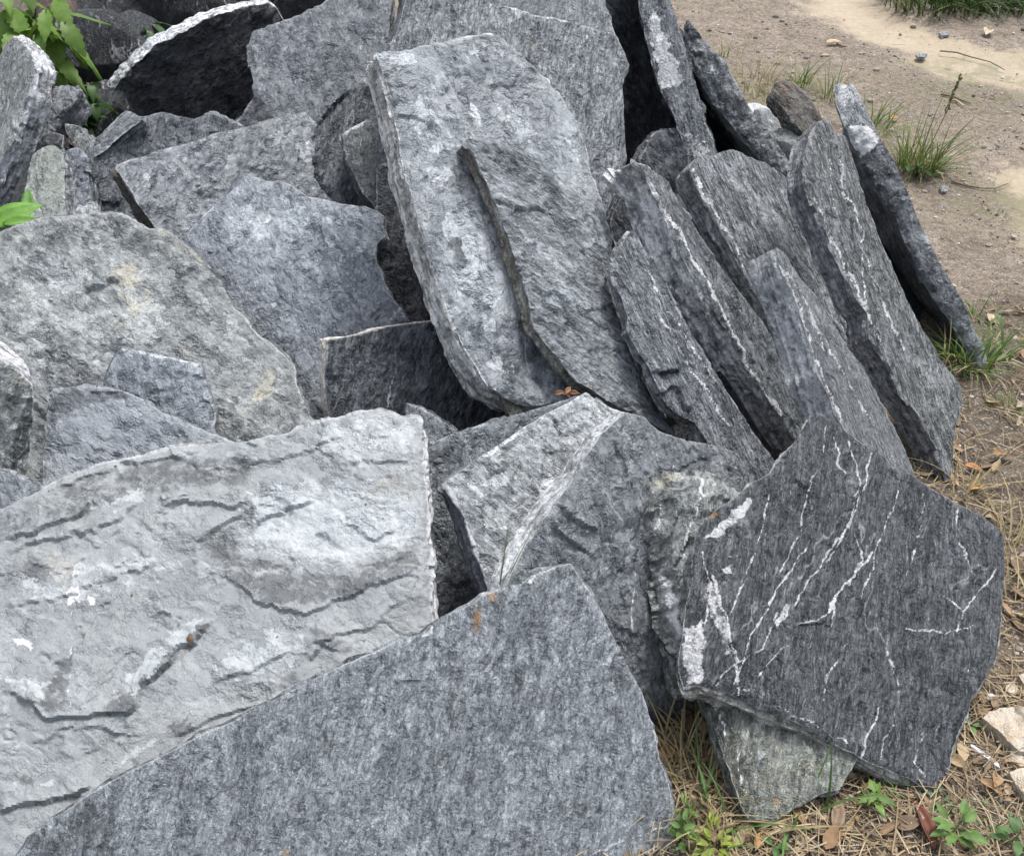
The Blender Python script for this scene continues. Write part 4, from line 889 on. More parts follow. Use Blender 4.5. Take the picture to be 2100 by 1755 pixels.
S('W5', 'small dark stone in front of the splintered stone at the left',
  [(94,276),(110,272),(132,278),(131,290),(129,301),(140,330),(100,340),(66,330),(70,302),(80,285)], (.1,.2,.95), (105,295,3.06), .08, jag=.004, rel=.02, cell=3.6,
  mat=m(DK, ang=0, vein=.4, rim=.6))
S('W', 'smooth pale green-grey stone between the tall left slab and the ribbed slab',
  [(45,400),(52,348),(63,313),(83,299),(104,294),(118,302),(127,312),(132,348),(131,417),(135,480),(60,500),(30,470)], (-.12,.22,.95), (95,380,2.88), .05, jag=.003, rel=.014, wamp=.012,
  mat=m(((0.276,0.289,0.262),(0.409,0.422,0.390)), ang=0, streak=.2, patch=.25, vein=.15, rim=.3, wall=(.13,.14,.155), walllight=.5, fine=.5))
S('W2', 'rough dark blue-grey block with ribbed sides right of the pale green-grey stone',
  [(130,312),(140,303),(156,300),(168,308),(179,322),(181,345),(180,365),(184,400),(186,440),(160,500),(125,490),(132,400)], (.1,.15,.97), (158,380,2.93), .12, jag=.004, rel=.03, th=.008, terr=6, cell=3.8,
  mat=m(((0.105,0.115,0.135),(0.275,0.289,0.323)), ang=0, streak=.5, patch=.4, vein=.3, rim=.4, sstretch=4))
S('B8', 'dark wedge-shaped slab tucked under the upright slab',
  [(478,262),(500,235),(520,205),(532,195),(560,240),(540,300),(500,300)], (.0,.1,1), (515,240,3.22), .06, jag=.003, rel=.01, cell=4,
  mat=m(DK, ang=-40, streak=.5, vein=.1, rim=.7))

for s_ in SLABS:
    build_slab(s_)

# ------------------------------------------------------------------ ground
def poly_world(pts):
    return np.array([ground_pt(x, y)[:2] for x, y in pts])
MUD = [poly_world([(1600,-25),(1700,-25),(1800,-5),(1868,55),(1920,78),(1985,92),(2110,100),(2200,150),(2200,250),(2100,182),(2000,160),(1940,152),(1895,138),(1850,115),(1800,93),(1750,75),(1690,45),(1640,15)]),
       poly_world([(2060,330),(2100,300),(2300,300),(2300,560),(2100,500),(2065,440),(2040,380)])]
def ground_z(x, y):
    z = 0.05 * fbm(x * 0.8, y * 0.8, 3, 3) + 0.022 * fbm(x * 5, y * 5, 7, 4) + 0.006 * fbm(x * 30, y * 30, 9, 3)
    return z
gx = np.concatenate([-np.geomspace(150, 3.2, 26), np.arange(-3.0, 0.2, 0.06), np.arange(0.2, 4.2, 0.0125), np.geomspace(4.3, 150, 26)])
gy = np.concatenate([-np.geomspace(60, 0.6, 16), np.arange(-0.4, 0.8, 0.06), np.arange(0.8, 3.2, 0.0125), np.arange(3.2, 7.0, 0.022), np.geomspace(7.1, 300, 30)])
GX, GY = np.meshgrid(gx, gy)
GZ = ground_z(GX, GY)
mudm = np.zeros(GX.shape)
wx = GX + fbm(GX * 5, GY * 5, 77, 4) * 0.28; wy = GY + fbm(GX * 5, GY * 5, 78, 4) * 0.28
for P in MUD:
    dd, _, _, _, _ = nearest(wx.ravel(), wy.ravel(), P, True)
    dd = dd.reshape(GX.shape); ins = inside(wx, wy, P)
    mudm = np.maximum(mudm, np.clip(0.5 + np.where(ins, dd, -dd) / 0.30, 0, 1))
GZ = GZ * (1 - 0.75 * mudm) - 0.012 * mudm
# litter zone : strip along the foot of the pile, thick near the camera
def litter_w(x, y):
    e = 1.42 + 0.15 * (y - 2.4)                      # right-hand limit of the litter
    w = np.clip((3.02 - y) / 0.5, 0, 1)
    return w
h_, w_ = GX.shape
vi = np.arange(h_ * w_).reshape(h_, w_)
gf = np.stack([vi[:-1, :-1].ravel(), vi[:-1, 1:].ravel(), vi[1:, 1:].ravel(), vi[1:, :-1].ravel()], 1)
n = NT('ground_soil')
Po = n.tc.outputs['Object']
g1 = n.noise(Po, 2.2, 5, 0.6, 0.3); g2 = n.noise(Po, 42, 6, 0.72); g3 = n.noise(Po, 190, 3, 0.6); g4 = n.noise(n.mapping(Po, loc=(4, 2, 7)), 9, 6, 0.65, 0.4)
gv = n.math('MULTIPLY_ADD', n.math('SUBTRACT', g2, 0.5), 1.25, n.math('MULTIPLY_ADD', n.math('SUBTRACT', g4, 0.5), 0.75, 0.5))
gv = n.math('MULTIPLY_ADD', n.math('SUBTRACT', g3, 0.5), 1.1, gv)
gravel = n.ramp(gv, [(0.1, (0.065, 0.050, 0.036)), (0.4, (0.175, 0.139, 0.104)), (0.62, (0.275, 0.224, 0.172)), (0.95, (0.44, 0.39, 0.32))])
soil = n.ramp(gv, [(0.1, (0.035, 0.027, 0.02)), (0.45, (0.10, 0.078, 0.055)), (0.8, (0.21, 0.165, 0.115))])
sandc = n.ramp(gv, [(0.0, (0.22, 0.175, 0.12)), (0.55, (0.345, 0.28, 0.195)), (1.0, (0.44, 0.37, 0.27))])
lt = n.attr('litter').outputs['Fac']
lm = n.smooth(n.math('MULTIPLY_ADD', n.math('SUBTRACT', g4, 0.5), 1.2, lt), 0.35, 0.65)
c = n.mix(lm, gravel, soil)
mm = n.attr('mud').outputs['Fac']
c = n.mix(n.smooth(n.math('MULTIPLY_ADD', n.math('SUBTRACT', g4, 0.5), 1.3, mm), 0.30, 0.72), c, sandc)
vor = n.t.nodes.new("ShaderNodeTexVoronoi"); vor.inputs['Scale'].default_value = 120; n.put(vor.inputs['Vector'], Po)
vs = n.t.nodes.new("ShaderNodeSeparateColor"); n.put(vs.inputs[0], vor.outputs['Color'])
grit = n.math('MULTIPLY', n.math('GREATER_THAN', vs.outputs[0], 0.80), n.math('LESS_THAN', vor.outputs['Distance'], 0.42))
grit = n.math('MULTIPLY', grit, n.math('SUBTRACT', 1.0, n.smooth(mm, 0.4, 0.7)))
c = n.mix(n.math('MULTIPLY', grit, 0.6), c, n.ramp(vs.outputs[1], [(0.0, (0.10, 0.095, 0.09)), (0.5, (0.3, 0.28, 0.26)), (1.0, (0.52, 0.5, 0.47))]))
moss = n.math('MULTIPLY', n.attr('moss').outputs['Fac'], n.smooth(g4, 0.42, 0.6))
c = n.mix(n.math('MULTIPLY', moss, 0.7), c, (0.12, 0.12, 0.05))
n.put(n.b.inputs['Base Color'], c)
n.put(n.b.inputs['Roughness'], n.math('MULTIPLY_ADD', mm, -0.25, 0.92))
hh = n.math('MULTIPLY_ADD', g3, 0.5, n.math('MULTIPLY_ADD', grit, 0.35, n.math('MULTIPLY', g2, 1.3)))
n.put(n.b.inputs['Normal'], n.bump(hh, 0.012, n.math('MULTIPLY_ADD', mm, -0.8, 0.95)))
ground = make_mesh('ground', np.stack([GX.ravel(), GY.ravel(), GZ.ravel()], 1), gf, n.m)
tag(ground, kind='structure')
set_float(ground.data, 'mud', mudm.ravel())
set_float(ground.data, 'litter', litter_w(GX, GY).ravel())
mo = np.zeros(GX.shape)
for (a, b, r) in [(2030, 172, .45), (1560, 190, .3), (2095, 430, .3)]:
    p = ground_pt(a, b); mo = np.maximum(mo, np.clip(1.3 - np.hypot(GX - p[0], (GY - p[1])) / r, 0, 1))
set_float(ground.data, 'moss', mo.ravel())

# ------------------------------------------------------------------ the added rubble core: carries the slabs, blocks light so gaps go dark
def slab_caps():
    caps = []
    for s in SLABS:
        if s.get('parent'): continue
        M = np.array(PM[s['id']])
        nw = M[:3, 2]
        if nw[2] < 0.12: continue
        o = SLAB_OBJ[s['id']]
        uv0 = px_to_uv(s['poly'], *frame(s['n'], s['a'])); uv0 = uv0 - uv0.mean(0)
        th = abs(s['t']) if 'ext' not in s else 0.3
        caps.append((M, nw, uv0, th))
    return caps
mx = np.arange(-2.2, 2.0, 0.035); my = np.arange(0.9, 4.6, 0.035)
MX, MY = np.meshgrid(mx, my)
# footprint of the heap
FOOT = poly_world([(1300,1560),(1440,1330),(1560,1200),(1700,1060),(1850,900),(1930,700),(1880,560),(1760,400),(1640,320),(1500,230),(1400,160)])
FOOT = np.concatenate([FOOT, np.array([[0.9, 3.8], [-0.3, 3.9], [-2.1, 3.9], [-2.1, 1.3], [-0.8, 1.1], [0.0, 1.15]])])
dd, _, _, _, _ = nearest(MX.ravel(), MY.ravel(), FOOT, True); dd = dd.reshape(MX.shape)
ins = inside(MX, MY, FOOT)
MZ = np.where(ins, np.clip(dd * 0.9, 0, 0.42), -np.clip(dd, 0, 0.3)) + 0.12 * fbm(MX * 5, MY * 5, 91, 4)
MZ = np.minimum(MZ, np.where(MY > 2.6, np.clip(0.42 - (MY - 2.6) * 0.9, 0.02, 0.42), 0.42))
for M, nw, uv, th in slab_caps():
    # z of the slab's plane above each cell, where the vertical line hits the slab
    p0 = M[:3, 3]
    zz = p0[2] - (nw[0] * (MX - p0[0]) + nw[1] * (MY - p0[1])) / nw[2]
    q = np.stack([MX - p0[0], MY - p0[1], zz - p0[2]], -1)
    u = q @ M[:3, 0]; v = q @ M[:3, 1]
    a = inside(u, v, uv * 1.06)
    MZ = np.where(a, np.minimum(MZ, zz - th / nw[2] - 0.05), MZ)
# keep the core behind every slab along the lines of sight the heap offers, too: it is hidden fill
st_ = 8
RX, RY = np.meshgrid(np.arange(-200, 2300, st_) + .5, np.arange(-200, 1960, st_) + .5)
FD = np.full(RX.shape, 99.0)
for s in SLABS:
    n_, _, _, P0_ = frame(s['n'], s['a'])
    dd_ = (n_ @ P0_) / ((RX - 1050) / FPX * n_[0] + (877.5 - RY) / FPX * n_[1] - n_[2])
    FD = np.where(inside(RX, RY, s['poly']) & (dd_ > 0), np.minimum(FD, dd_), FD)
FDc = np.where(FD > 90, -1, FD)
for _ in range(3):
    FDc = np.maximum.reduce([FDc, np.roll(FDc, 1, 0), np.roll(FDc, -1, 0), np.roll(FDc, 1, 1), np.roll(FDc, -1, 1)])
for _ in range(30):
    q = np.stack([MX, MY, MZ], -1) - CP
    dz_ = q @ F_; ix = ((1050 + FPX * (q @ R_) / dz_ + 200) / st_).astype(int); iy = ((877.5 - FPX * (q @ U_) / dz_ + 200) / st_).astype(int)
    okk = (ix >= 0) & (ix < RX.shape[1]) & (iy >= 0) & (iy < RX.shape[0])
    fd = np.where(okk, FDc[np.clip(iy, 0, RX.shape[0] - 1), np.clip(ix, 0, RX.shape[1] - 1)], -1)
    MZ = np.where((dz_ < fd + 0.16) & (MZ > -0.3), MZ - 0.03, MZ)
MZ = np.minimum.reduce([MZ, np.roll(MZ, 1, 0), np.roll(MZ, -1, 0), np.roll(MZ, 1, 1), np.roll(MZ, -1, 1)])
MZ = np.maximum(MZ, -0.3)
h_, w_ = MX.shape
vi = np.arange(h_ * w_).reshape(h_, w_)
mf = np.stack([vi[:-1, :-1].ravel(), vi[:-1, 1:].ravel(), vi[1:, 1:].ravel(), vi[1:, :-1].ravel()], 1)
core_mat = slate_mat('dark_gap_fill', (0.022, 0.024, 0.028), (0.075, 0.08, 0.088), vein=0.2, patch=0.5, bump=2.0)
core = make_mesh('rubble_fill', np.stack([MX.ravel(), MY.ravel(), MZ.ravel()], 1), mf, core_mat, smooth=False)
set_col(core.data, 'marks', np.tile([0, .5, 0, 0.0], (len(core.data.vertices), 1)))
tag(core, 'added dark rubble fill beneath the slabs, blocking light so the gaps stay dark', 'rubble', kind='stuff')

# ------------------------------------------------------------------ boulders and loose stones
ICO = {}
def ico(sub):
    if sub not in ICO:
        import bmesh
        bm = bmesh.new(); bmesh.ops.create_icosphere(bm, subdivisions=sub, radius=1.0)
        v = np.array([x.co[:] for x in bm.verts]); f = np.array([[y.index for y in x.verts] for x in bm.faces]); bm.free()
        ICO[sub] = (v, f)
    return ICO[sub]
def rock_verts(sub, rad, seed, facets=14, rough=0.06, rotz=0.0, tilt=(0, 0)):
    rs = np.random.RandomState(seed)
    v, f = ico(sub)
    nrm = rs.normal(size=(facets, 3)); nrm /= np.linalg.norm(nrm, axis=1)[:, None]
    off = rs.uniform(0.62, 0.98, facets)
    c = v @ nrm.T
    r = np.min(np.where(c > 0.05, off[None] / np.maximum(c, 0.05), 9), axis=1)
    r = np.minimum(r, 1.12)
    p = v * r[:, None]
    nz = fbm(p[:, 0] * 4 + p[:, 2] * 1.7, p[:, 1] * 4 - p[:, 2] * 2.3, seed, 4, 0.6)
    p = p * (1 + rough * 2 * nz[:, None])
    p = p * np.array(rad)
    R = Matrix.Rotation(rotz, 3, 'Z') @ Matrix.Rotation(tilt[0], 3, 'X') @ Matrix.Rotation(tilt[1], 3, 'Y')
    return p @ np.array(R).T, f
def add_rock(name, label, cat, px, py, d, rad, seed, mat, rotz=0, tilt=(0, 0), group=None, sub=5, facets=14, ground=False, rough=0.06, sink=0.3):
    p, f = rock_verts(sub, rad, seed, facets, rough, rotz, tilt)
    o = make_mesh(name, p, f, mat, sharp=math.radians(28))
    N_ = len(o.data.vertices)
    set_col(o.data, 'marks', np.tile([0, .5, 0, 0.0], (N_, 1)))
    if ground:
        g = ground_pt(px, py); o.location = (g[0], g[1], ground_z(np.array([g[0]]), np.array([g[1]]))[0] - p[:, 2].min() * (1 - sink))
    else:
        o.location = at(px, py, d)
    return tag(o, label, cat, group)
bm_ = [slate_mat('shade_toned_rock', (0.02, 0.022, 0.027), (0.07, 0.075, 0.084), vein=0.8, patch=0.6, bump=2.0, seed=i, rim=0, scale=1.4, streak=.4) for i in range(2)]  # near-black base colour stands in for tree shade on the boulders
bm_.append(slate_mat('mottled_rock', (0.035, 0.038, 0.042), (0.17, 0.178, 0.188), vein=0.6, patch=0.8, bump=2.0, seed=5, rim=0, scale=1.6))
BG = 'dark boulders behind the pile'
bl = [('shade-darkened boulder with thin white quartz threads behind the leafy weed at the upper left', 205, 112, 3.72, (.16,.15,.13), 0, 3, .4),
      ('mottled grey boulder with white flecks just above the white edge of the dark slab', 266, 88, 3.85, (.13,.12,.09), 2, 7, .2),
      ('dark boulder at the top beside the green leaves of the weed', 168, 40, 3.95, (.15,.13,.10), 0, 11, .9),
      ('large shade-darkened boulder at the top edge above the mottled grey boulder', 262, 18, 4.25, (.24,.2,.16), 1, 15, .1),
      ('shade-darkened boulder with fine pale cracks at the top edge above the dark overhanging slab', 385, 30, 4.25, (.22,.2,.22), 1, 22, .5),
      ('small dark stone between the weed and the white-edged dark slab', 212, 232, 3.42, (.12,.12,.09), 0, 27, .3),
      ('shade-darkened boulder at the top edge between the overhanging slab and the upright slab', 598, 10, 3.95, (.16,.15,.16), 1, 31, .7),
      ('small shade-darkened boulder at the top edge directly left of the large shade-darkened one', 140, 0, 4.5, (.16,.15,.14), 0, 38, .2),
      ('dark grey boulder at the top edge right of the narrow black gap', 480, -25, 4.5, (.26,.2,.2), 1, 41, .7)]
for i, (lab, x, y, d, rad, mi, sd_, rz) in enumerate(bl):
    add_rock('boulder', lab, 'boulder', x, y, d, rad, sd_, bm_[mi], rz, (0.3, 0.2), BG)
wm = slate_mat('white_stone', (0.34, 0.35, 0.36), (0.62, 0.63, 0.64), vein=.1, patch=.4, seed=2, rim=0, scale=1.5)
gm = slate_mat('grey_stone', (0.14, 0.145, 0.15), (0.42, 0.43, 0.44), ang=30, streak=.6, vein=.4, patch=.5, seed=4, rim=0, scale=1.5)
brm = slate_mat('brown_stone', (0.055, 0.048, 0.042), (0.17, 0.15, 0.135), ang=25, streak=.7, vein=.2, patch=.4, warm=.3, seed=6, rim=0, scale=1.3, warmc=(.19,.13,.09), sstretch=6)
peb = slate_mat('pebble_stone', (0.2, 0.2, 0.2), (0.5, 0.5, 0.5), vein=.1, patch=.3, seed=8, rim=0)
sandm = slate_mat('sandstone', (0.36, 0.30, 0.235), (0.56, 0.49, 0.40), vein=0, patch=.3, streak=.15, warm=.2, seed=3, rim=0, warmc=(.45,.33,.22), scale=.9, bump=.5)
add_rock('stone', 'pale grey cracked stone below the white-topped one between two leaning slabs', 'stone', 1602, 268, 3.4, (.10,.10,.05), 63, gm, .5, (0.2, 0.3), None)
add_rock('stone', 'pale grey rounded stone above the top of the white-veined slab', 'stone', 1640, 318, 3.2, (.085,.10,.07), 64, gm, .9, (0.2, 0.1), None)
S2 = []
# loose angular blocks built the same way as the slabs
def block(label, poly, n, a, t, mat, name='stone', cat='stone', **k):
    d = dict(id='x%d' % len(PM), label=label, poly=np.array(poly, float), n=n, a=a, t=t, mat=mat, seed=400 + len(PM) * 7, name=name, cat=cat, group=k.pop('group', None))
    d.update(k); return build_slab(d)
block('flat-topped bright white stone lying on the grass behind the leaning slabs', [(1530,232),(1534,212),(1550,209),(1575,216),(1602,222),(1606,238),(1598,246),(1570,244),(1548,243)], (0.1,.75,.6), (1568,230,3.55), .08,
      m(((0.42,.43,.44),(.66,.67,.68)), vein=.1, patch=.3, rim=0, wall=(.06,.065,.07), walllight=.2), jag=.003, rel=.01, cell=3.4)
block('brown weathered log-shaped stone leaning behind the ribbed slab', [(1582,195),(1592,177),(1606,169),(1622,171),(1634,179),(1645,188),(1655,198),(1676,226),(1688,243),(1700,262),(1690,300),(1662,300),(1645,275),(1613,236)], (.15,.35,.9), (1640,230,3.18), .05,
      m(((0.06,.052,.047),(.19,.168,.15)), ang=35, streak=.7, patch=.4, vein=.15, warm=.35, rim=.2, warmc=(.2,.135,.09), wall=(.05,.045,.04), walllight=.2, sstretch=6), jag=.003, rel=.02, cell=3.6,
      roll=[((1640,230),(1690,210),.02), ((1640,230),(1600,255),.02)])
block('small white chip standing behind the crest of the shoulder slab', [(155,442),(156,432),(163,419),(171,424),(178,421),(181,415),(196,416),(195,445),(190,460),(160,460)], (.1,.2,.95), (176,430,2.62), .03,
      m(((0.36,.37,.38),(.6,.61,.62)), vein=0, patch=.3, rim=.3), jag=.001, rel=.004, cell=3)
SG = 'flat cream sandstone pieces at the right edge'
def flat_stone(label, poly, h, seed_, mat, name='flat_stone', cat='flat stone', group=None, jag=.004):
    P = np.array([ground_pt(x, y) for x, y in poly]); c = P.mean(0)
    zg = ground_z(P[:, 0], P[:, 1]).max() + h * 0.75
    P = np.array([ground_pt(x, y, zg) for x, y in poly]); c = P.mean(0)
    uv = roughen(P[:, :2] - c[:2], jag, seed_, 0.008)
    k = 7; cx_, cy_ = uv.mean(0)
    V = []; F = []; m_ = len(uv)
    rings = [(1.0, -h), (1.01, -0.25 * h), (0.985, -0.03 * h), (0.95, 0.0)] + [(s, 0.0) for s in (0.8, 0.6, 0.4, 0.2)]
    for s, z in rings:
        q = (uv - [cx_, cy_]) * s + [cx_, cy_]
        V.append(np.stack([q[:, 0], q[:, 1], z + fbm(q[:, 0] * 18, q[:, 1] * 18, seed_, 4) * 0.012 * (z > -h)], 1))
    V.append(np.array([[cx_, cy_, 0.0]])); V = np.concatenate(V)
    for r in range(len(rings) - 1):
        for i in range(m_):
            j = (i + 1) % m_
            F.append((r * m_ + i, (r + 1) * m_ + i, (r + 1) * m_ + j, r * m_ + j))
    cc = len(V) - 1; r = (len(rings) - 1) * m_
    for i in range(m_): F.append((r + i, cc, r + (i + 1) % m_))
    F.append(tuple(range(m_)))
    o = make_mesh(name, V, [f[::-1] for f in F], mat, sharp=math.radians(45))
    import bmesh
    bm = bmesh.new(); bm.from_mesh(o.data); bmesh.ops.recalc_face_normals(bm, faces=bm.faces); bm.to_mesh(o.data); bm.free()
    set_col(o.data, 'marks', np.tile([0, .5, 0, 0.0], (len(o.data.vertices), 1)))
    o.location = (c[0], c[1], zg)
    return tag(o, label, cat, group)
flat_stone('large flat cream sandstone piece at the right edge of the photo', [(2016,1472),(2030,1455),(2051,1447),(2080,1444),(2140,1442),(2170,1500),(2130,1545),(2090,1540),(2065,1520),(2045,1495)], .03, 5, sandm, group=SG)
flat_stone('flat cream sandstone piece cut by the right edge, second below the largest', [(2069,1583),(2085,1575),(2140,1560),(2170,1620),(2110,1640),(2085,1612)], .025, 8, sandm, group=SG)
flat_stone('flat buff stone in the soil just under the largest sandstone piece', [(2075,1530),(2100,1528),(2140,1555),(2095,1572),(2068,1555)], .015, 9, sandm, group=SG)
flat_stone('small pale stone above the large cream sandstone piece', [(2065,1403),(2080,1398),(2090,1410),(2085,1422),(2068,1418),(2062,1412)], .02, 12, sandm, group=SG, jag=.002)
flat_stone('small pale pebble at the right edge above the cream sandstone', [(2088,1385),(2110,1375),(2118,1395),(2100,1402)], .03, 13, sandm, group=SG, jag=.002)
flat_stone('small flat grey-pink chip in the grass below the veined slab', [(1800,1668),(1815,1658),(1822,1668),(1818,1684),(1806,1678)], .008, 14, sandm, jag=.001)
flat_stone('tiny grey stone in the mud at the top right', [(1925,68),(1935,63),(1948,66),(1946,72),(1932,73)], .010, 15, peb, jag=.001)
flat_stone('pale pebble on the gravel below the big grass tuft', [(1926,386),(1936,380),(1946,384),(1942,394),(1930,394)], .010, 16, peb, jag=.001)
flat_stone('small blue-grey stone at the edge of the muddy run', [(1878,112),(1890,108),(1902,112),(1896,118),(1882,117)], .010, 18, peb, jag=.001)
shm = NT('shard_plastic'); shm.b.inputs['Base Color'].default_value = (.5, .52, .55, 1); shm.b.inputs['Roughness'].default_value = .3
nz_ = shm.noise(shm.tc.outputs['Object'], 40, 4); shm.put(shm.b.inputs['Base Color'], shm.ramp(nz_, [(0.3, (.26, .29, .33)), (0.55, (.55, .57, .59)), (.75, (.66, .68, .7))]))
flat_stone('thin grey-white shard lying slanted on the soil at the lower right', [(1989,1522),(2000,1530),(2046,1564),(2051,1578),(2040,1570),(1992,1534)], .006, 17, shm.m, 'shard', 'shard', jag=.0003)

# ------------------------------------------------------------------ pebbles and litter
rs = np.random.RandomState(11)
def scatter_mesh(name, V, F, mat, col=None, label=None, cat=None):
    o = make_mesh(name, V, F, mat, smooth=False)
    if col is not None: set_col(o.data, 'tint', col)
    tag(o, label, cat, kind='stuff')
    return o
def tint_mat(name, rough=0.85, trans=0.0, sat=None, noise=14.0):
    n = NT(name)
    a = n.attr('tint').outputs['Color']
    nz = n.noise(n.tc.outputs['Object'], noise, 5, 0.65)
    c = n.mix(1.0, a, n.ramp(nz, [(0.25, 0.62), (0.5, 1.0), (0.75, 1.25)]), 'MULTIPLY')
    n.put(n.b.inputs['Base Color'], c)
    n.b.inputs['Roughness'].default_value = rough
    n.b.inputs['Specular IOR Level'].default_value = 0.35
    if trans > 0:
        t = n.t.nodes.new("ShaderNodeBsdfTranslucent"); n.put(t.inputs[0], c)
        mx_ = n.t.nodes.new("ShaderNodeMixShader"); mx_.inputs[0].default_value = trans
        n.t.links.new(n.b.outputs[0], mx_.inputs[1]); n.t.links.new(t.outputs[0], mx_.inputs[2])
        n.t.links.new(mx_.outputs[0], n.out.inputs[0])
    return n.m
def near_pile(x, y):
    d_, _, _, _, _ = nearest(x, y, FOOT, True)
    return np.where(inside(x, y, FOOT), -d_, d_)
def visible_ground(N):
    """random ground points that the photograph shows, denser in picture space near the camera"""
    out = []
    while sum(len(o) for o in out) < N:
        px = rs.uniform(1250, 2160, N); py = rs.uniform(-20, 1800, N)
        r = (px[:, None] - 1050) / FPX * R_ + (877.5 - py[:, None]) / FPX * U_ + F_
        p = CP + r * (-CAM_H / r[:, 2])[:, None]
        ok = near_pile(p[:, 0], p[:, 1]) > 0.02
        out.append(p[ok])
    return np.concatenate(out)[:N]
# pebbles
v0, f0 = ico(1)
Np = 15000
P = visible_ground(Np)
keepm = np.ones(Np, bool)
for Pm in MUD:
    keepm &= ~(inside(P[:, 0], P[:, 1], Pm) & (rs.rand(Np) < .93))
P = P[keepm]; Np = len(P)
sz = 0.0018 + rs.pareto(3.0, Np) * 0.0016; sz = np.clip(sz, .0015, .014)
sz *= np.clip(P[:, 1] / 3.0, 0.8, 1.5)
sc = sz[:, None] * rs.uniform(.6, 1.25, (Np, 3)) * np.array([1, 1, .65])
jit = rs.uniform(.75, 1.2, (Np, len(v0), 1))
V = v0[None] * jit * sc[:, None] + P[:, None]
V[:, :, 2] += (ground_z(P[:, 0], P[:, 1]) + sz * .2)[:, None]
F = (f0[None] + (np.arange(Np) * len(v0))[:, None, None]).reshape(-1, 3)
base = np.array([[.30, .27, .235], [.20, .185, .17], [.48, .45, .41], [.12, .115, .11], [.36, .31, .25], [.55, .53, .5]])[rs.choice(6, Np, p=[.3, .25, .12, .15, .13, .05])]
colr = np.repeat(np.concatenate([base * rs.uniform(.8, 1.15, (Np, 1)), np.ones((Np, 1))], 1), len(v0), 0)
scatter_mesh('gravel', V.reshape(-1, 3), F, tint_mat('gravel_stone'), colr, 'small loose gravel and grit scattered over the track', 'gravel')

# strips (straw, grass blades) : curved ribbons
def ribbons(base, heading, length, width, rise, curl, seg=5, flat=True, rs=rs):
    """base N x 3, heading angle, blades start at base, rise out of the ground and arch over"""
    N = len(base)
    t = np.linspace(0, 1, seg + 1)[None]
    hx = np.cos(heading)[:, None]; hy = np.sin(heading)[:, None]
    bend = curl[:, None] * t
    along = length[:, None] * t
    el = rise[:, None] - bend                 # elevation angle falls along the blade
    dl = length[:, None] / seg
    dx = np.cumsum(np.concatenate([np.zeros((N, 1)), np.cos(el[:, :-1]) * dl], 1), 1)
    dz = np.cumsum(np.concatenate([np.zeros((N, 1)), np.sin(el[:, :-1]) * dl], 1), 1)
    side = (rs.uniform(-.25, .25, N) * length)[:, None] * t ** 2
    cx = base[:, 0:1] + hx * dx - hy * side; cy = base[:, 1:2] + hy * dx + hx * side; cz = base[:, 2:3] + dz
    w = width[:, None] * (np.clip(1 - t, 0.04, 1) ** 0.6 if not flat else np.ones_like(t) * (1 - .4 * t)) * .5
    wx = -hy * w; wy = hx * w
    L = np.stack([cx - wx, cy - wy, cz], -1); Rr = np.stack([cx + wx, cy + wy, cz + w * .5], -1)
    V = np.stack([L, Rr], 2).reshape(-1, 3)
    k = (seg + 1) * 2
    q = np.array([[2 * i, 2 * i + 1, 2 * i + 3, 2 * i + 2] for i in range(seg)])
    F = (q[None] + (np.arange(N) * k)[:, None, None]).reshape(-1, 4)
    return V, F, k
# dry straw, thick around the foot of the pile and thin on the track
def litter_pts(N, spread=.35):
    out = []; tot = 0
    while tot < N:
        P = visible_ground(N)
        d_ = near_pile(P[:, 0], P[:, 1])
        pr = np.where(P[:, 1] < 2.75, 1.0, 0.05 + 0.5 * np.exp(-d_ / .18) * (P[:, 1] > 3.2))
        pr = pr * np.where((P[:, 1] > 2.3) & (P[:, 1] < 3.0), np.clip((3.0 - P[:, 1]) / .6, .08, 1), 1)
        pr *= np.clip(0.5 + 2.2 * fbm(P[:, 0] * 5, P[:, 1] * 5, 55, 3) + .3, 0.12, 1)
        k_ = rs.rand(N) < pr
        out.append(P[k_]); tot += k_.sum()
    return np.concatenate(out)[:N]
Ns = 3900
P = litter_pts(Ns); P[:, 2] = ground_z(P[:, 0], P[:, 1]) + rs.uniform(.001, .012, Ns)
hd = rs.uniform(0, 6.283, Ns)
V, F, k = ribbons(P, hd, rs.uniform(.015, .10, Ns), rs.uniform(.0012, .0034, Ns), rs.uniform(-.05, .30, Ns), rs.uniform(0, .6, Ns), 4)
V[:, 2] = np.maximum(V[:, 2], ground_z(V[:, 0], V[:, 1]) + .0015)
tc_ = np.array([[.34, .26, .155], [.24, .175, .10], [.44, .36, .235], [.16, .115, .07], [.29, .215, .13]])[rs.randint(0, 5, Ns)] * rs.uniform(.75, 1.1, (Ns, 1))
dryc = np.repeat(np.concatenate([tc_, np.ones((Ns, 1))], 1), k, 0)
dry = tint_mat('dry_straw', .7, .15)
scatter_mesh('dry_straw', V, F, dry, dryc, 'dry straw and dead grass matted over the soil beside the pile', 'straw')
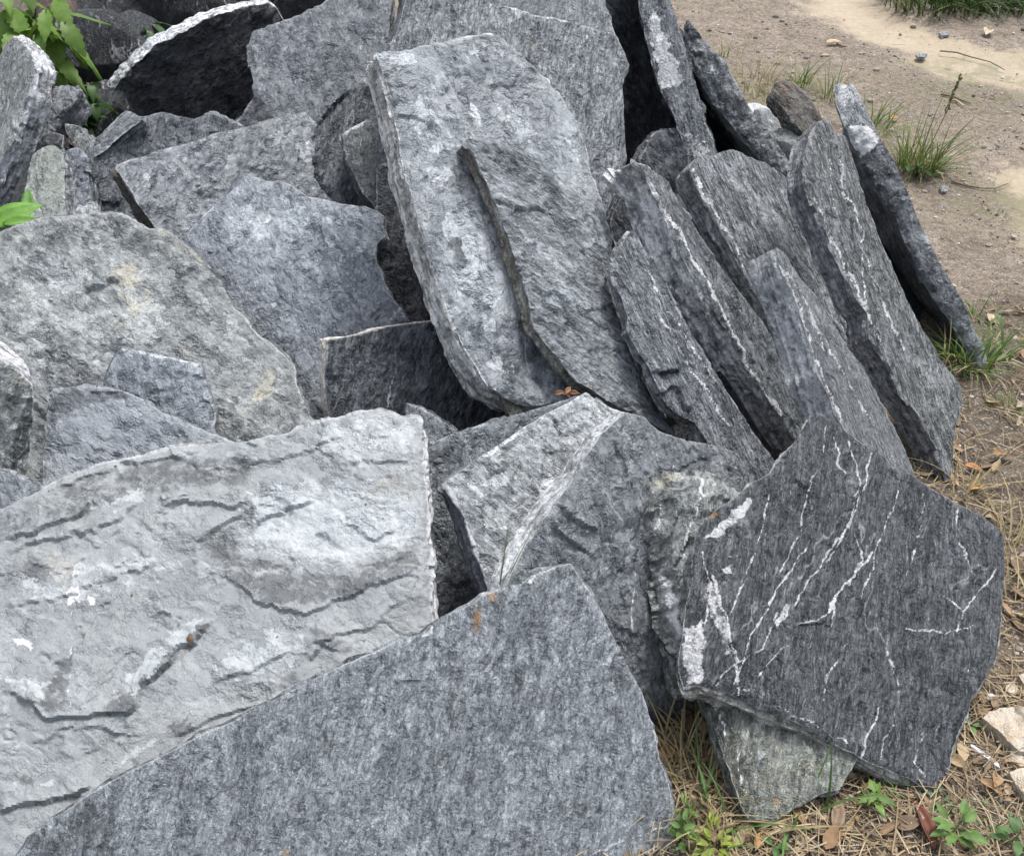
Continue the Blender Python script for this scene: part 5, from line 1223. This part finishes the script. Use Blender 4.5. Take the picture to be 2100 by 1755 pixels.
# dead leaves : curled ovals
def leaf_verts(L, W, fold, droop, seg=6, serr=0.0, wave=0.0, rs=rs):
    t = np.linspace(0, 1, seg + 1)
    w = W * np.sin(np.pi * np.clip(t, 0.0, 1) ** 0.8) ** 0.9 * .5
    w[0] = W * .03; w[-1] = W * .01
    V = []
    for i, (a, ww) in enumerate(zip(t, w)):
        x = L * a; z = -droop * L * a * a
        s = 1 + (serr if i % 2 else -serr)
        for q in (-1, -.5, 0, .5, 1):
            V.append((x + (0.10 * L * (-abs(q)) if serr else 0), q * ww * s, z + fold * abs(q) * ww + wave * L * rs.uniform(-1, 1) * abs(q)))
    F = []
    for i in range(seg):
        for j in range(4):
            a = i * 5 + j; F.append((a, a + 1, a + 6, a + 5))
    return np.array(V), np.array(F)
def rotm(hd, pitch, roll):
    return np.array(Matrix.Rotation(hd, 3, 'Z') @ Matrix.Rotation(-pitch, 3, 'Y') @ Matrix.Rotation(roll, 3, 'X'))
Nl = 380
P = litter_pts(Nl)
VV = []; FF = []; CC = []; off = 0
lc = np.array([[.30, .19, .10], [.22, .15, .09], [.40, .30, .18], [.30, .20, .12], [.16, .11, .07], [.36, .29, .21]])
for i in range(Nl):
    L = rs.uniform(.018, .05); v, f = leaf_verts(L, L * rs.uniform(.3, .55), rs.uniform(-.5, .9), rs.uniform(-.3, .3), 5, 0, .04)
    z0 = ground_z(P[i:i + 1, 0], P[i:i + 1, 1])[0] + rs.uniform(.004, .014)
    v = v @ rotm(rs.uniform(0, 6.28), rs.uniform(-.2, .3), rs.uniform(-.4, .4)).T + [P[i, 0], P[i, 1], z0]
    v[:, 2] = np.maximum(v[:, 2], ground_z(v[:, 0], v[:, 1]) + .001)
    VV.append(v); FF.append(f + off); off += len(v)
    CC.append(np.tile(np.append(lc[rs.randint(6)] * rs.uniform(.8, 1.15), 1), (len(v), 1)))
lit = tint_mat('dead_leaf', .65, .12, noise=60)
o = scatter_mesh('leaf_litter', np.concatenate(VV), np.concatenate(FF), lit, np.concatenate(CC), 'small dead leaves scattered over the soil beside the pile', 'leaf litter')
o.data.polygons.foreach_set('use_smooth', np.ones(len(o.data.polygons), bool))

# crumbs and stone chips lying on the faces that look upward
CV = []; CF = []; CC = []; off = 0
for sid, cnt in (('B', 70), ('S', 40), ('S2', 16), ('D', 26), ('I', 30), ('I2', 24), ('E', 20), ('F', 22), ('C', 8), ('Q2', 20), ('M', 14), ('H3', 12), ('H5', 10), ('G', 10), ('U', 6), ('P', 10)):
    ob = SLAB_OBJ[sid]; me_ = ob.data; N_ = len(me_.vertices)
    co = np.empty(N_ * 3, np.float32); me_.vertices.foreach_get('co', co); co = co.reshape(-1, 3)
    wl = np.empty(N_, np.float32); me_.attributes['wall'].data.foreach_get('value', wl)
    fr = np.where((wl < .5) & (co[:, 2] > -0.02))[0]
    M_ = np.array(PM[sid]); pick = fr[rs.randint(0, len(fr), cnt)]
    for p_ in co[pick]:
        w_ = M_[:3, :3] @ p_ + M_[:3, 3]
        sz_ = np.clip(.0012 + rs.pareto(2.6) * .0012, .0012, .009)
        vv = v0 * rs.uniform(.6, 1.3, (len(v0), 1)) * sz_ * np.array([1, rs.uniform(.4, .9), .35])
        vv = vv @ rotm(rs.uniform(0, 6.3), 0, 0).T @ M_[:3, :3].T + w_ + M_[:3, 2] * sz_ * .2
        CV.append(vv); CF.append(f0 + off); off += len(v0)
        c_ = [(.14, .085, .05), (.3, .31, .32), (.2, .205, .215), (.42, .42, .42), (.09, .085, .08)][rs.choice(5, p=[.22, .25, .23, .15, .15])]
        CC.append(np.tile(c_ + (1,), (len(v0), 1)))
scatter_mesh('stone_chips', np.concatenate(CV), np.concatenate(CF), bpy.data.materials['gravel_stone'], np.concatenate(CC), 'tiny stone chips and crumbs lying on the slabs', 'stone chips')

# ------------------------------------------------------------------ single leaves, pods, twigs
leafm = tint_mat('leaf_green', .5, .32, noise=45)
grassm = tint_mat('grass_green', .5, .3, noise=30)
stemm = tint_mat('stem_brown', .7)
def single_leaf(name, label, cat, px, py, L, W, hd, pitch, roll, fold, droop, color, mat, lift=.008, seg=10, d=None, wave=.02, serr=0, thick=0.0012):
    v, f = leaf_verts(L, W, fold, droop, seg, serr, wave)
    v = (v - v.mean(0)) @ rotm(hd, pitch, roll).T
    o = make_mesh(name, v, f, mat)
    set_col(o.data, 'tint', np.tile(tuple(color) + (1,), (len(v), 1)))
    md = o.modifiers.new('thickness', 'SOLIDIFY'); md.thickness = thick
    if d is None:
        g = ground_pt(px, py); o.location = (g[0], g[1], ground_z(np.array([g[0]]), np.array([g[1]]))[0] + lift - v[:, 2].min())
    else:
        o.location = at(px, py, d)
    return tag(o, label, cat, None)
DL = 'single dead leaves on the ground'
for lab, x, y, L, W, hd_, fold, col, cat in [
    ('thick dark red-brown seed pod pointing up at the bottom right', 1888, 1702, .098, .026, 1.62, 1.0, (.14, .05, .03), 'seed pod'),
    ('orange dead leaf on the soil right of the foot of the ribbed slab', 1994, 968, .045, .018, -.5, .6, (.45, .2, .08), 'dead leaf'),
    ('tan dead leaf near the grass beside the rightmost slab', 2028, 657, .05, .022, 1.2, .9, (.52, .42, .29), 'dead leaf'),
    ('ochre dead leaf at the right edge of the litter', 2000, 1008, .05, .016, .4, .7, (.42, .25, .1), 'dead leaf'),
    ('long grey-brown husk below the foot of the small greenish slab', 1640, 1652, .075, .02, .25, -.6, (.16, .115, .085), 'dead leaf'),
    ('pointed grey-brown husk left of the small greenish slab', 1500, 1655, .075, .016, -1.05, .8, (.24, .18, .13), 'dead leaf'),
    ('curled brown leaf between the grass blades and the small plant at the bottom', 1710, 1690, .07, .024, 1.2, 1.2, (.25, .18, .125), 'dead leaf'),
    ('orange-tan dead leaf at the bottom left of the soil patch', 1555, 1735, .04, .018, 1.0, .5, (.42, .24, .1), 'dead leaf'),
    ('orange dead leaf on the gravel behind the tall slabs, beside the brown stone', 1832, 246, .05, .03, .2, .6, (.5, .27, .1), 'dead leaf'),
    ('straw-coloured dead leaf lying on the gravel in the upper right', 1710, 92, .09, .035, .2, .5, (.5, .38, .22), 'dead leaf'),
    ('pale curled leaf near the top right of the gravel', 2025, 72, .10, .05, 1.0, .8, (.5, .42, .3), 'dead leaf')]:
    single_leaf('seed_pod' if cat == 'seed pod' else 'dead_leaf', lab, cat, x, y, L, W, hd_, .05, .1, fold, .1, col, lit)
g_ = [(1148, 806), (1165, 800), (1178, 806), (1160, 812)]
for (x, y), lab, h in zip(g_, ['leftmost of four orange-brown dead leaves caught under the tall curved slab', 'second from left of the orange-brown dead leaves caught under the tall curved slab', 'rightmost of the orange-brown dead leaves caught under the tall curved slab', 'lowest of the orange-brown dead leaves caught under the tall curved slab'], (.2, 1.0, -.4, 2.5)):
    single_leaf('dead_leaf', lab, 'dead leaf', x, y, .024, .012, h, .3, .4, .9, .1, (.24, .125, .065), lit, d=2.235 + h * .004)

def tube(pts, r0, r1, sides=6):
    pts = np.array(pts, float); V = []; F = []
    n_ = len(pts)
    for i in range(n_):
        t = pts[min(i + 1, n_ - 1)] - pts[max(i - 1, 0)]; t /= np.linalg.norm(t) + 1e-9
        a = np.cross(t, [0.1, 0.2, 1.0]); a /= np.linalg.norm(a) + 1e-9; b = np.cross(t, a)
        r = r0 + (r1 - r0) * i / (n_ - 1)
        for k in range(sides):
            w = 2 * math.pi * k / sides
            V.append(pts[i] + r * (math.cos(w) * a + math.sin(w) * b))
    for i in range(n_ - 1):
        for k in range(sides):
            F.append((i * sides + k, i * sides + (k + 1) % sides, (i + 1) * sides + (k + 1) % sides, (i + 1) * sides + k))
    return np.array(V), F
def colored(o, c):
    set_col(o.data, 'tint', np.tile(tuple(c) + (1,), (len(o.data.vertices), 1))); return o
for lab, pts, r in [('thin dark twig curving across the bare gravel right of the big grass tuft', [(1950,376),(1975,382),(2010,389),(2040,390),(2066,380)], .004),
                    ('long thin twig lying in the pale muddy run at the top right', [(1926,110),(1960,113),(1990,120),(2030,130),(2060,145)], .004),
                    ('short twig on the gravel above the big grass tuft', [(1875,262),(1900,255),(1950,268)][:0] or [(1930,196),(1955,203),(1990,216)], .005),
                    ('short dark twig on the gravel near the top, left of the muddy run', [(1716,93+0),(1726,98),(1737,99)], .006),
                    ('straw-coloured stalk on the gravel right of the tuft', [(1946,210),(1960,212),(1975,222)], .006),
                    ('thin stick lying in the litter beside the six-cornered slab', [(2030,1180),(2060,1165),(2100,1150)], .003)]:
    w = []
    for x, y in pts:
        g = ground_pt(x, y); w.append([g[0], g[1], ground_z(np.array([g[0]]), np.array([g[1]]))[0] + r + .003])
    w = np.array(w); c = w.mean(0); V, F = tube(w - c, r, r * .5)
    o = colored(make_mesh('twig', V, F, stemm), (.16, .12, .09) if 'straw' not in lab else (.45, .34, .2)); o.location = c
    tag(o, lab, 'twig')

# ------------------------------------------------------------------ grass tufts
def tuft(label, px, py, nb, L, W, spread, col, dryf=.15, name='grass_tuft', cat='grass tuft', seedstalk=False, broad=0, lean=0.0, leandir=0.0, group='grass tufts', rmin=.5, curlx=1.6, loc=None):
    g = ground_pt(px, py) if loc is None else np.array(loc)
    z0 = ground_z(g[0:1], g[1:2])[0] if loc is None else loc[2]
    root = empty(name, (g[0], g[1], z0))
    tag(root, label, cat, group)
    ang = rs.uniform(0, 6.283, nb); rad = spread * np.sqrt(rs.rand(nb))
    base = np.stack([rad * np.cos(ang), rad * np.sin(ang), np.full(nb, -.004)], 1)
    hd = ang + rs.normal(0, .7, nb)
    if lean: hd = leandir + rs.normal(0, .8, nb)
    V, F, k = ribbons(base, hd, L * rs.uniform(.4, 1.05, nb), W * rs.uniform(.6, 1.2, nb), rs.uniform(rmin, 1.5, nb), rs.uniform(.2, curlx, nb), 6, flat=False)
    c = np.array(col)[None] * rs.uniform(.7, 1.25, (nb, 1)) * np.array([1, 1, 1.0])
    isd = rs.rand(nb) < dryf
    c[isd] = np.array([.42, .35, .19]) * rs.uniform(.7, 1.1, (isd.sum(), 1))
    o = make_mesh('blades', V, F, grassm, root)
    set_col(o.data, 'tint', np.repeat(np.concatenate([c, np.ones((nb, 1))], 1), k, 0))
    if seedstalk:
        pts = [(0, 0, 0), (.03, -.01, .12), (.06, 0, .24), (.075, .01, .34)]
        V, F = tube(pts, .0022, .0012)
        st = colored(make_mesh('seed_stalk', V, F, stemm, root), (.26, .2, .1))
        v1, f1 = ico(1); A = []; B = []; of = 0
        for i in range(60):
            q = i / 60.; p = np.array([.055 + .022 * q, .004 * q, .22 + .14 * q]) + rs.normal(0, .004, 3)
            A.append(v1 * [.003, .003, .005] + p); B.append(f1 + of); of += len(v1)
        colored(make_mesh('seed_head', np.concatenate(A), np.concatenate(B), grassm, st), (.22, .24, .08))
    if broad:
        A = []; B = []; of = 0
        for i in range(broad):
            Lf = rs.uniform(.035, .06); v, f = leaf_verts(Lf, Lf * .7, .15, .25, 8)
            a = -2.2 + 1.9 * rs.rand()
            v = v @ rotm(a, rs.uniform(.1, .6), rs.uniform(-.3, .3)).T + [math.cos(a) * .07, math.sin(a) * .07, rs.uniform(.02, .07)]
            A.append(v); B.append(f + of); of += len(v)
        colored(make_mesh('broad_leaves', np.concatenate(A), np.concatenate(B), leafm, root), (.11, .20, .075))
    return root
G1 = (.11, .165, .035)
tuft('large grass tuft with a tall seed stalk and broad leaves, on the gravel', 1880, 345, 190, .27, .0055, .07, G1, .22, seedstalk=True, broad=9, curlx=1.4)
tuft('small upright grass tuft behind the brown log-shaped stone', 1640, 178, 60, .18, .0045, .05, G1, .2)
tuft('grass tuft between the brown stone and the white striped slab end', 1700, 200, 60, .24, .004, .06, G1, .3)
tuft('grass tuft just right of the white striped upper slab end', 1785, 262, 90, .22, .005, .08, G1, .25)
tuft('dry yellowish grass tuft behind the mottled slab tip', 1545, 172, 60, .18, .004, .10, (.2, .2, .08), .7)
tuft('thin dry grass stalks at the back edge of the pile near the mottled slab', 1560, 215, 110, .12, .004, .14, (.22, .2, .09), .75)
tuft('sparse short grass beside the thin tip of the mottled slab', 1490, 110, 30, .12, .004, .07, G1, .35)
tuft('broad-bladed grass tuft growing out beside the lower end of the rightmost slab', 2005, 752, 46, .17, .0075, .035, (.15, .24, .06), .12, curlx=1.2)
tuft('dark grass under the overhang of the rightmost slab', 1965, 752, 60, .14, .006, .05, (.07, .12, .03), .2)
tuft('upright grass blades to the right of the rightmost slab', 2058, 735, 14, .20, .007, .02, (.14, .24, .07), .1, rmin=.9)
tuft('small grass sprig on the gravel above the lower end of the rightmost slab', 2000, 650, 16, .09, .004, .02, (.16, .24, .08), .1)
tuft('little low green tuft in the brown litter at the right', 2065, 838, 70, .05, .003, .035, (.16, .23, .07), .1)
tuft('fine grass sprouting beside the lowest corner of the veined slab', 1790, 1605, 14, .09, .0045, .02, (.12, .21, .06), .1)
tuft('long green blades at the lower left of the small greenish slab', 1475, 1700, 16, .17, .006, .06, (.10, .19, .06), .2, curlx=1.0)
tuft('long arching green blades below the small greenish slab', 1640, 1690, 9, .16, .007, .05, (.12, .22, .07), .1, rmin=.15, curlx=.5)
tuft('tan dead grass clump at the foot of the slabs beside the front slab', 1440, 1590, 150, .14, .004, .10, (.36, .28, .16), .9, rmin=.05, curlx=.8)
tuft('second tan dead grass clump under the small greenish slab, nearer the front slab', 1455, 1660, 110, .12, .0035, .09, (.34, .26, .15), .9, rmin=.05, curlx=.8)
tuft('bleached arching straw clump between the ribbed slab and the six-cornered slab', 1965, 1010, 26, .20, .005, .04, (.5, .4, .22), .9, rmin=.1, curlx=.9)
tuft('bleached straw clump right of the six-cornered slab', 2075, 1130, 50, .18, .0045, .06, (.45, .36, .2), .9, rmin=.1, curlx=.9)
tuft('single long straw blades at the right edge of the six-cornered slab', 2078, 1240, 20, .18, .004, .05, (.46, .36, .2), .9, rmin=.1, curlx=.6)
for i, (x, y, w_) in enumerate([(1905, 12, 'left part'), (1960, 2, 'middle'), (2030, 8, 'right part'), (2085, 2, 'far right')]):
    tuft('dark weedy grass clump at the top right corner, ' + w_, x, y, 230, .30, .008, .26, (.06, .10, .025), .08, name='weed_clump', cat='weed clump', group='weeds along the far verge', broad=60)
tuft('single green grass blades growing between the striped-edged slab and the front slab', 0, 0, 5, .16, .003, .004, (.14, .24, .06), 0, loc=at(1022, 1215, 1.80), rmin=1.0, curlx=.9)

# ------------------------------------------------------------------ leafy plants
def leafy(label, loc, nl, L, W, hgt, color, spread=.03, name='leafy_weed', cat='leafy plant', serr=0.0, tiers=1, up=.5, group=None, stemc=(.14, .2, .06), fold=.25, dirs=None, droop=.3):
    color = tuple(c * .8 for c in color)
    root = empty(name, loc); tag(root, label, cat, group)
    pts = [(0, 0, 0), (spread * .2, 0, hgt * .5), (spread * .3, 0, hgt)]
    V, F = tube(pts, .0022, .0014)
    st = colored(make_mesh('stem', V, F, stemm, root), stemc)
    A = []; B = []; of = 0; C = []
    for i in range(nl):
        q = (i + .5) / nl
        a = 2.4 * i + rs.uniform(-.3, .3) if dirs is None else rs.uniform(*dirs)
        Lf = L * rs.uniform(.7, 1.1); v, f = leaf_verts(Lf, W * rs.uniform(.8, 1.1), fold, droop * rs.uniform(.6, 1.4), 10, serr, .006)
        h = hgt * (1 - (1 - q) * (tiers > 1) * .8)
        r0 = spread * rs.uniform(.1, .6)
        v = v @ rotm(a, up * rs.uniform(.4, 1.3), rs.uniform(-.3, .3)).T + [spread * .3 + math.cos(a) * r0, math.sin(a) * r0, h]
        A.append(v); B.append(f + of); of += len(v)
        C.append(np.tile(np.append(np.array(color) * rs.uniform(.75, 1.25), 1), (len(v), 1)))
    o = make_mesh('leaves', np.concatenate(A), np.concatenate(B), leafm, root)
    set_col(o.data, 'tint', np.concatenate(C))
    return root
def gl(x, y, dz=0):
    g = ground_pt(x, y); return (g[0], g[1], ground_z(g[0:1], g[1:2])[0] + dz)
LG = (.17, .30, .055)
SP = 'small seedlings in the bottom right soil'
leafy('bright seedling with toothed leaves below the lower tip of the veined slab', gl(1782, 1655), 8, .035, .014, .035, LG, .012, 'seedling', 'seedling', .18, 2, .4, SP)
leafy('largest leafy plant at the bottom right beside the dark seed pod', gl(1935, 1725), 13, .038, .017, .05, (.14, .25, .06), .045, 'seedling', 'seedling', 0, 3, .5, SP)
leafy('leafy seedling with dark leaves at the bottom right corner', gl(2060, 1740), 11, .035, .014, .04, (.09, .19, .05), .04, 'seedling', 'seedling', .1, 2, .4, SP)
leafy('yellow-green seedling cluster at the bottom edge beside the front slab', gl(1442, 1752), 34, .022, .010, .03, (.30, .38, .06), .06, 'seedling', 'seedling', 0, 2, .6, SP)
leafy('small green plant at the bottom corner of the front slab', gl(1385, 1735), 12, .026, .012, .055, (.13, .25, .06), .02, 'seedling', 'seedling', 0, 3, .6, SP)
leafy('thin green sprig with two leaf pairs left of the front slab corner plant', gl(1400, 1690), 7, .022, .010, .045, (.14, .26, .06), .015, 'seedling', 'seedling', 0, 3, .6, SP)
leafy('low creeping seedling above the largest leafy plant', gl(1900, 1655), 16, .013, .007, .012, (.11, .19, .08), .05, 'seedling', 'seedling', 0, 1, .3, SP)
leafy('tiny creeping seedling right of the largest leafy plant', gl(2010, 1690), 14, .012, .006, .012, (.13, .2, .09), .05, 'seedling', 'seedling', 0, 1, .3, SP)
leafy('single leaf sprout above the grey-white shard', gl(1985, 1500), 3, .024, .011, .008, (.14, .27, .08), .01, 'seedling', 'seedling', 0, 1, .3, SP)
leafy('tiny round-leaved sprout beside the tip of the small greenish slab', gl(1530, 1700), 4, .012, .009, .012, (.1, .22, .05), .01, 'seedling', 'seedling', 0, 1, .3, SP)
leafy('leaf sprout at the bottom edge below the dead leaves', gl(1580, 1750), 3, .028, .013, .015, (.1, .22, .06), .01, 'seedling', 'seedling', 0, 1, .3, SP)

# tall weed at the upper left: stems with long pointed serrated leaves
def weed(label, base, tops, nl, L, W, color, group=None, up=-.25, serr=.12):
    color = tuple(c * .72 for c in color)
    root = empty('leafy_weed', base); tag(root, label, 'leafy weed', group)
    b = np.array(base)
    A = []; B = []; of = 0; C = []; SV = []; SF = []; so = 0
    for tp in tops:
        e = np.array(tp) - b
        pts = [e * q + np.array([0, 0, .05 * math.sin(q * 3.1)]) for q in np.linspace(0, 1, 6)]
        V, F = tube(pts, .0045, .002); SV.append(V); SF += [tuple(x + so for x in f) for f in F]; so += len(V)
        for i in range(nl):
            q = .35 + .65 * (i + .5) / nl; p = e * q + np.array([0, 0, .05 * math.sin(q * 3.1)])
            a = 2.4 * i + rs.uniform(-.5, .5); Lf = L * rs.uniform(.65, 1.1)
            v, f = leaf_verts(Lf, W * rs.uniform(.8, 1.1), .22, .45 * rs.uniform(.5, 1.5), 14, serr, .004)
            v = v @ rotm(a, up + rs.uniform(-.4, .35), rs.uniform(-.4, .4)).T + p
            A.append(v); B.append(f + of); of += len(v); C.append(np.tile(np.append(np.array(color) * rs.uniform(.7, 1.3), 1), (len(v), 1)))
    colored(make_mesh('stem', np.concatenate(SV), SF, stemm, root), (.16, .22, .07))
    o = make_mesh('leaves', np.concatenate(A), np.concatenate(B), leafm, root); set_col(o.data, 'tint', np.concatenate(C))
    return root
weed('tall leafy weed with drooping pointed leaves in the upper left corner', at(95, 330, 3.45), [at(20, 20, 3.30), at(75, 45, 3.25), at(120, -5, 3.30), at(-20, 60, 3.4), at(60, -30, 3.4), at(135, 45, 3.24), at(95, 20, 3.2), at(0, -30, 3.3)], 11, .155, .052, (.17, .30, .05))
weed('second leafy weed with smaller darker leaves below the tall one, against the boulders', at(165, 330, 3.40), [at(170, 200, 3.30), at(190, 170, 3.30), at(150, 160, 3.32), at(200, 215, 3.26), at(160,230,3.25)], 12, .075, .03, (.07, .15, .035))
weed('small dark weed between the boulders above the white slab edge', at(300, 110, 4.0), [at(318, 55, 3.85), at(305, 70, 3.8)], 6, .08, .035, (.05, .12, .03))
for lab, px, py, d, L, W, hd_, pit, rl, c in [
    ('big pointed green leaf at the left edge above the shoulder slab', 30, 440, 2.55, .135, .06, .55, .35, .5, (.15, .33, .045)),
    ('smaller upright green leaf right of the big pointed leaf at the left edge', 57, 412, 2.60, .08, .03, 1.75, .7, .2, (.09, .22, .035)),
    ('pale green leaf tip lying against the shoulder slab crest at the left edge', 45, 453, 2.53, .09, .035, .1, .2, .5, (.17, .35, .06))]:
    single_leaf('green_leaf', lab, 'leaf', px, py, L, W, hd_, pit, rl, .3, .25, c, leafm, d=d, serr=0, thick=.0008)

# tree trunk behind the weed
n = NT('bark'); tb = n.noise(n.mapping(n.tc.outputs['Object'], scale=(5, 5, 1)), 12, 6, .7)
n.put(n.b.inputs['Base Color'], n.ramp(tb, [(.3, (.05, .035, .028)), (.5, (.13, .095, .075)), (.7, (.22, .17, .14))])); n.b.inputs['Roughness'].default_value = .9
n.put(n.b.inputs['Normal'], n.bump(tb, .01))
b = at(150, 330, 3.65); tp = at(60, -500, 3.9)
root = empty('small_tree', (b[0], b[1], 0)); tag(root, 'brown tree trunk rising behind the leafy weed at the upper left', 'tree')
pts = [np.array([0, 0, -.1])] + [(b + (tp - b) * q) - np.array([b[0], b[1], 0]) for q in np.linspace(0, 1.4, 9)]
V, F = tube(pts, .075, .05, 20)
V = V + (fbm(V[:, 0] * 25 + V[:, 2] * 3, V[:, 1] * 25 + V[:, 2] * 2, 5, 3) * .02)[:, None]
make_mesh('trunk', V, F, n.m, root)
b2 = np.array(pts[-1]); pts2 = [np.array(pts[5]), np.array(pts[5]) + [-.2, .1, .4], np.array(pts[5]) + [-.5, .2, .9]]
V, F = tube(pts2, .035, .015, 10); make_mesh('limb', V, F, n.m, root)
A = []; B = []; of = 0
for i in range(2600):
    c = np.array(pts[-1]) + np.array([-.3, .5, .7]) ; u = rs.normal(size=3); u /= np.linalg.norm(u); c = c + u * rs.rand() ** .4 * np.array([1.5, 1.3, .8])
    v, f = leaf_verts(.13, .05, .2, .3, 3); v = v @ rotm(rs.uniform(0, 6.3), rs.uniform(-.8, .4), rs.uniform(-.6, .6)).T + c
    A.append(v); B.append(f + of); of += len(v)
colored(make_mesh('crown', np.concatenate(A), np.concatenate(B), leafm, root), (.07, .14, .03))
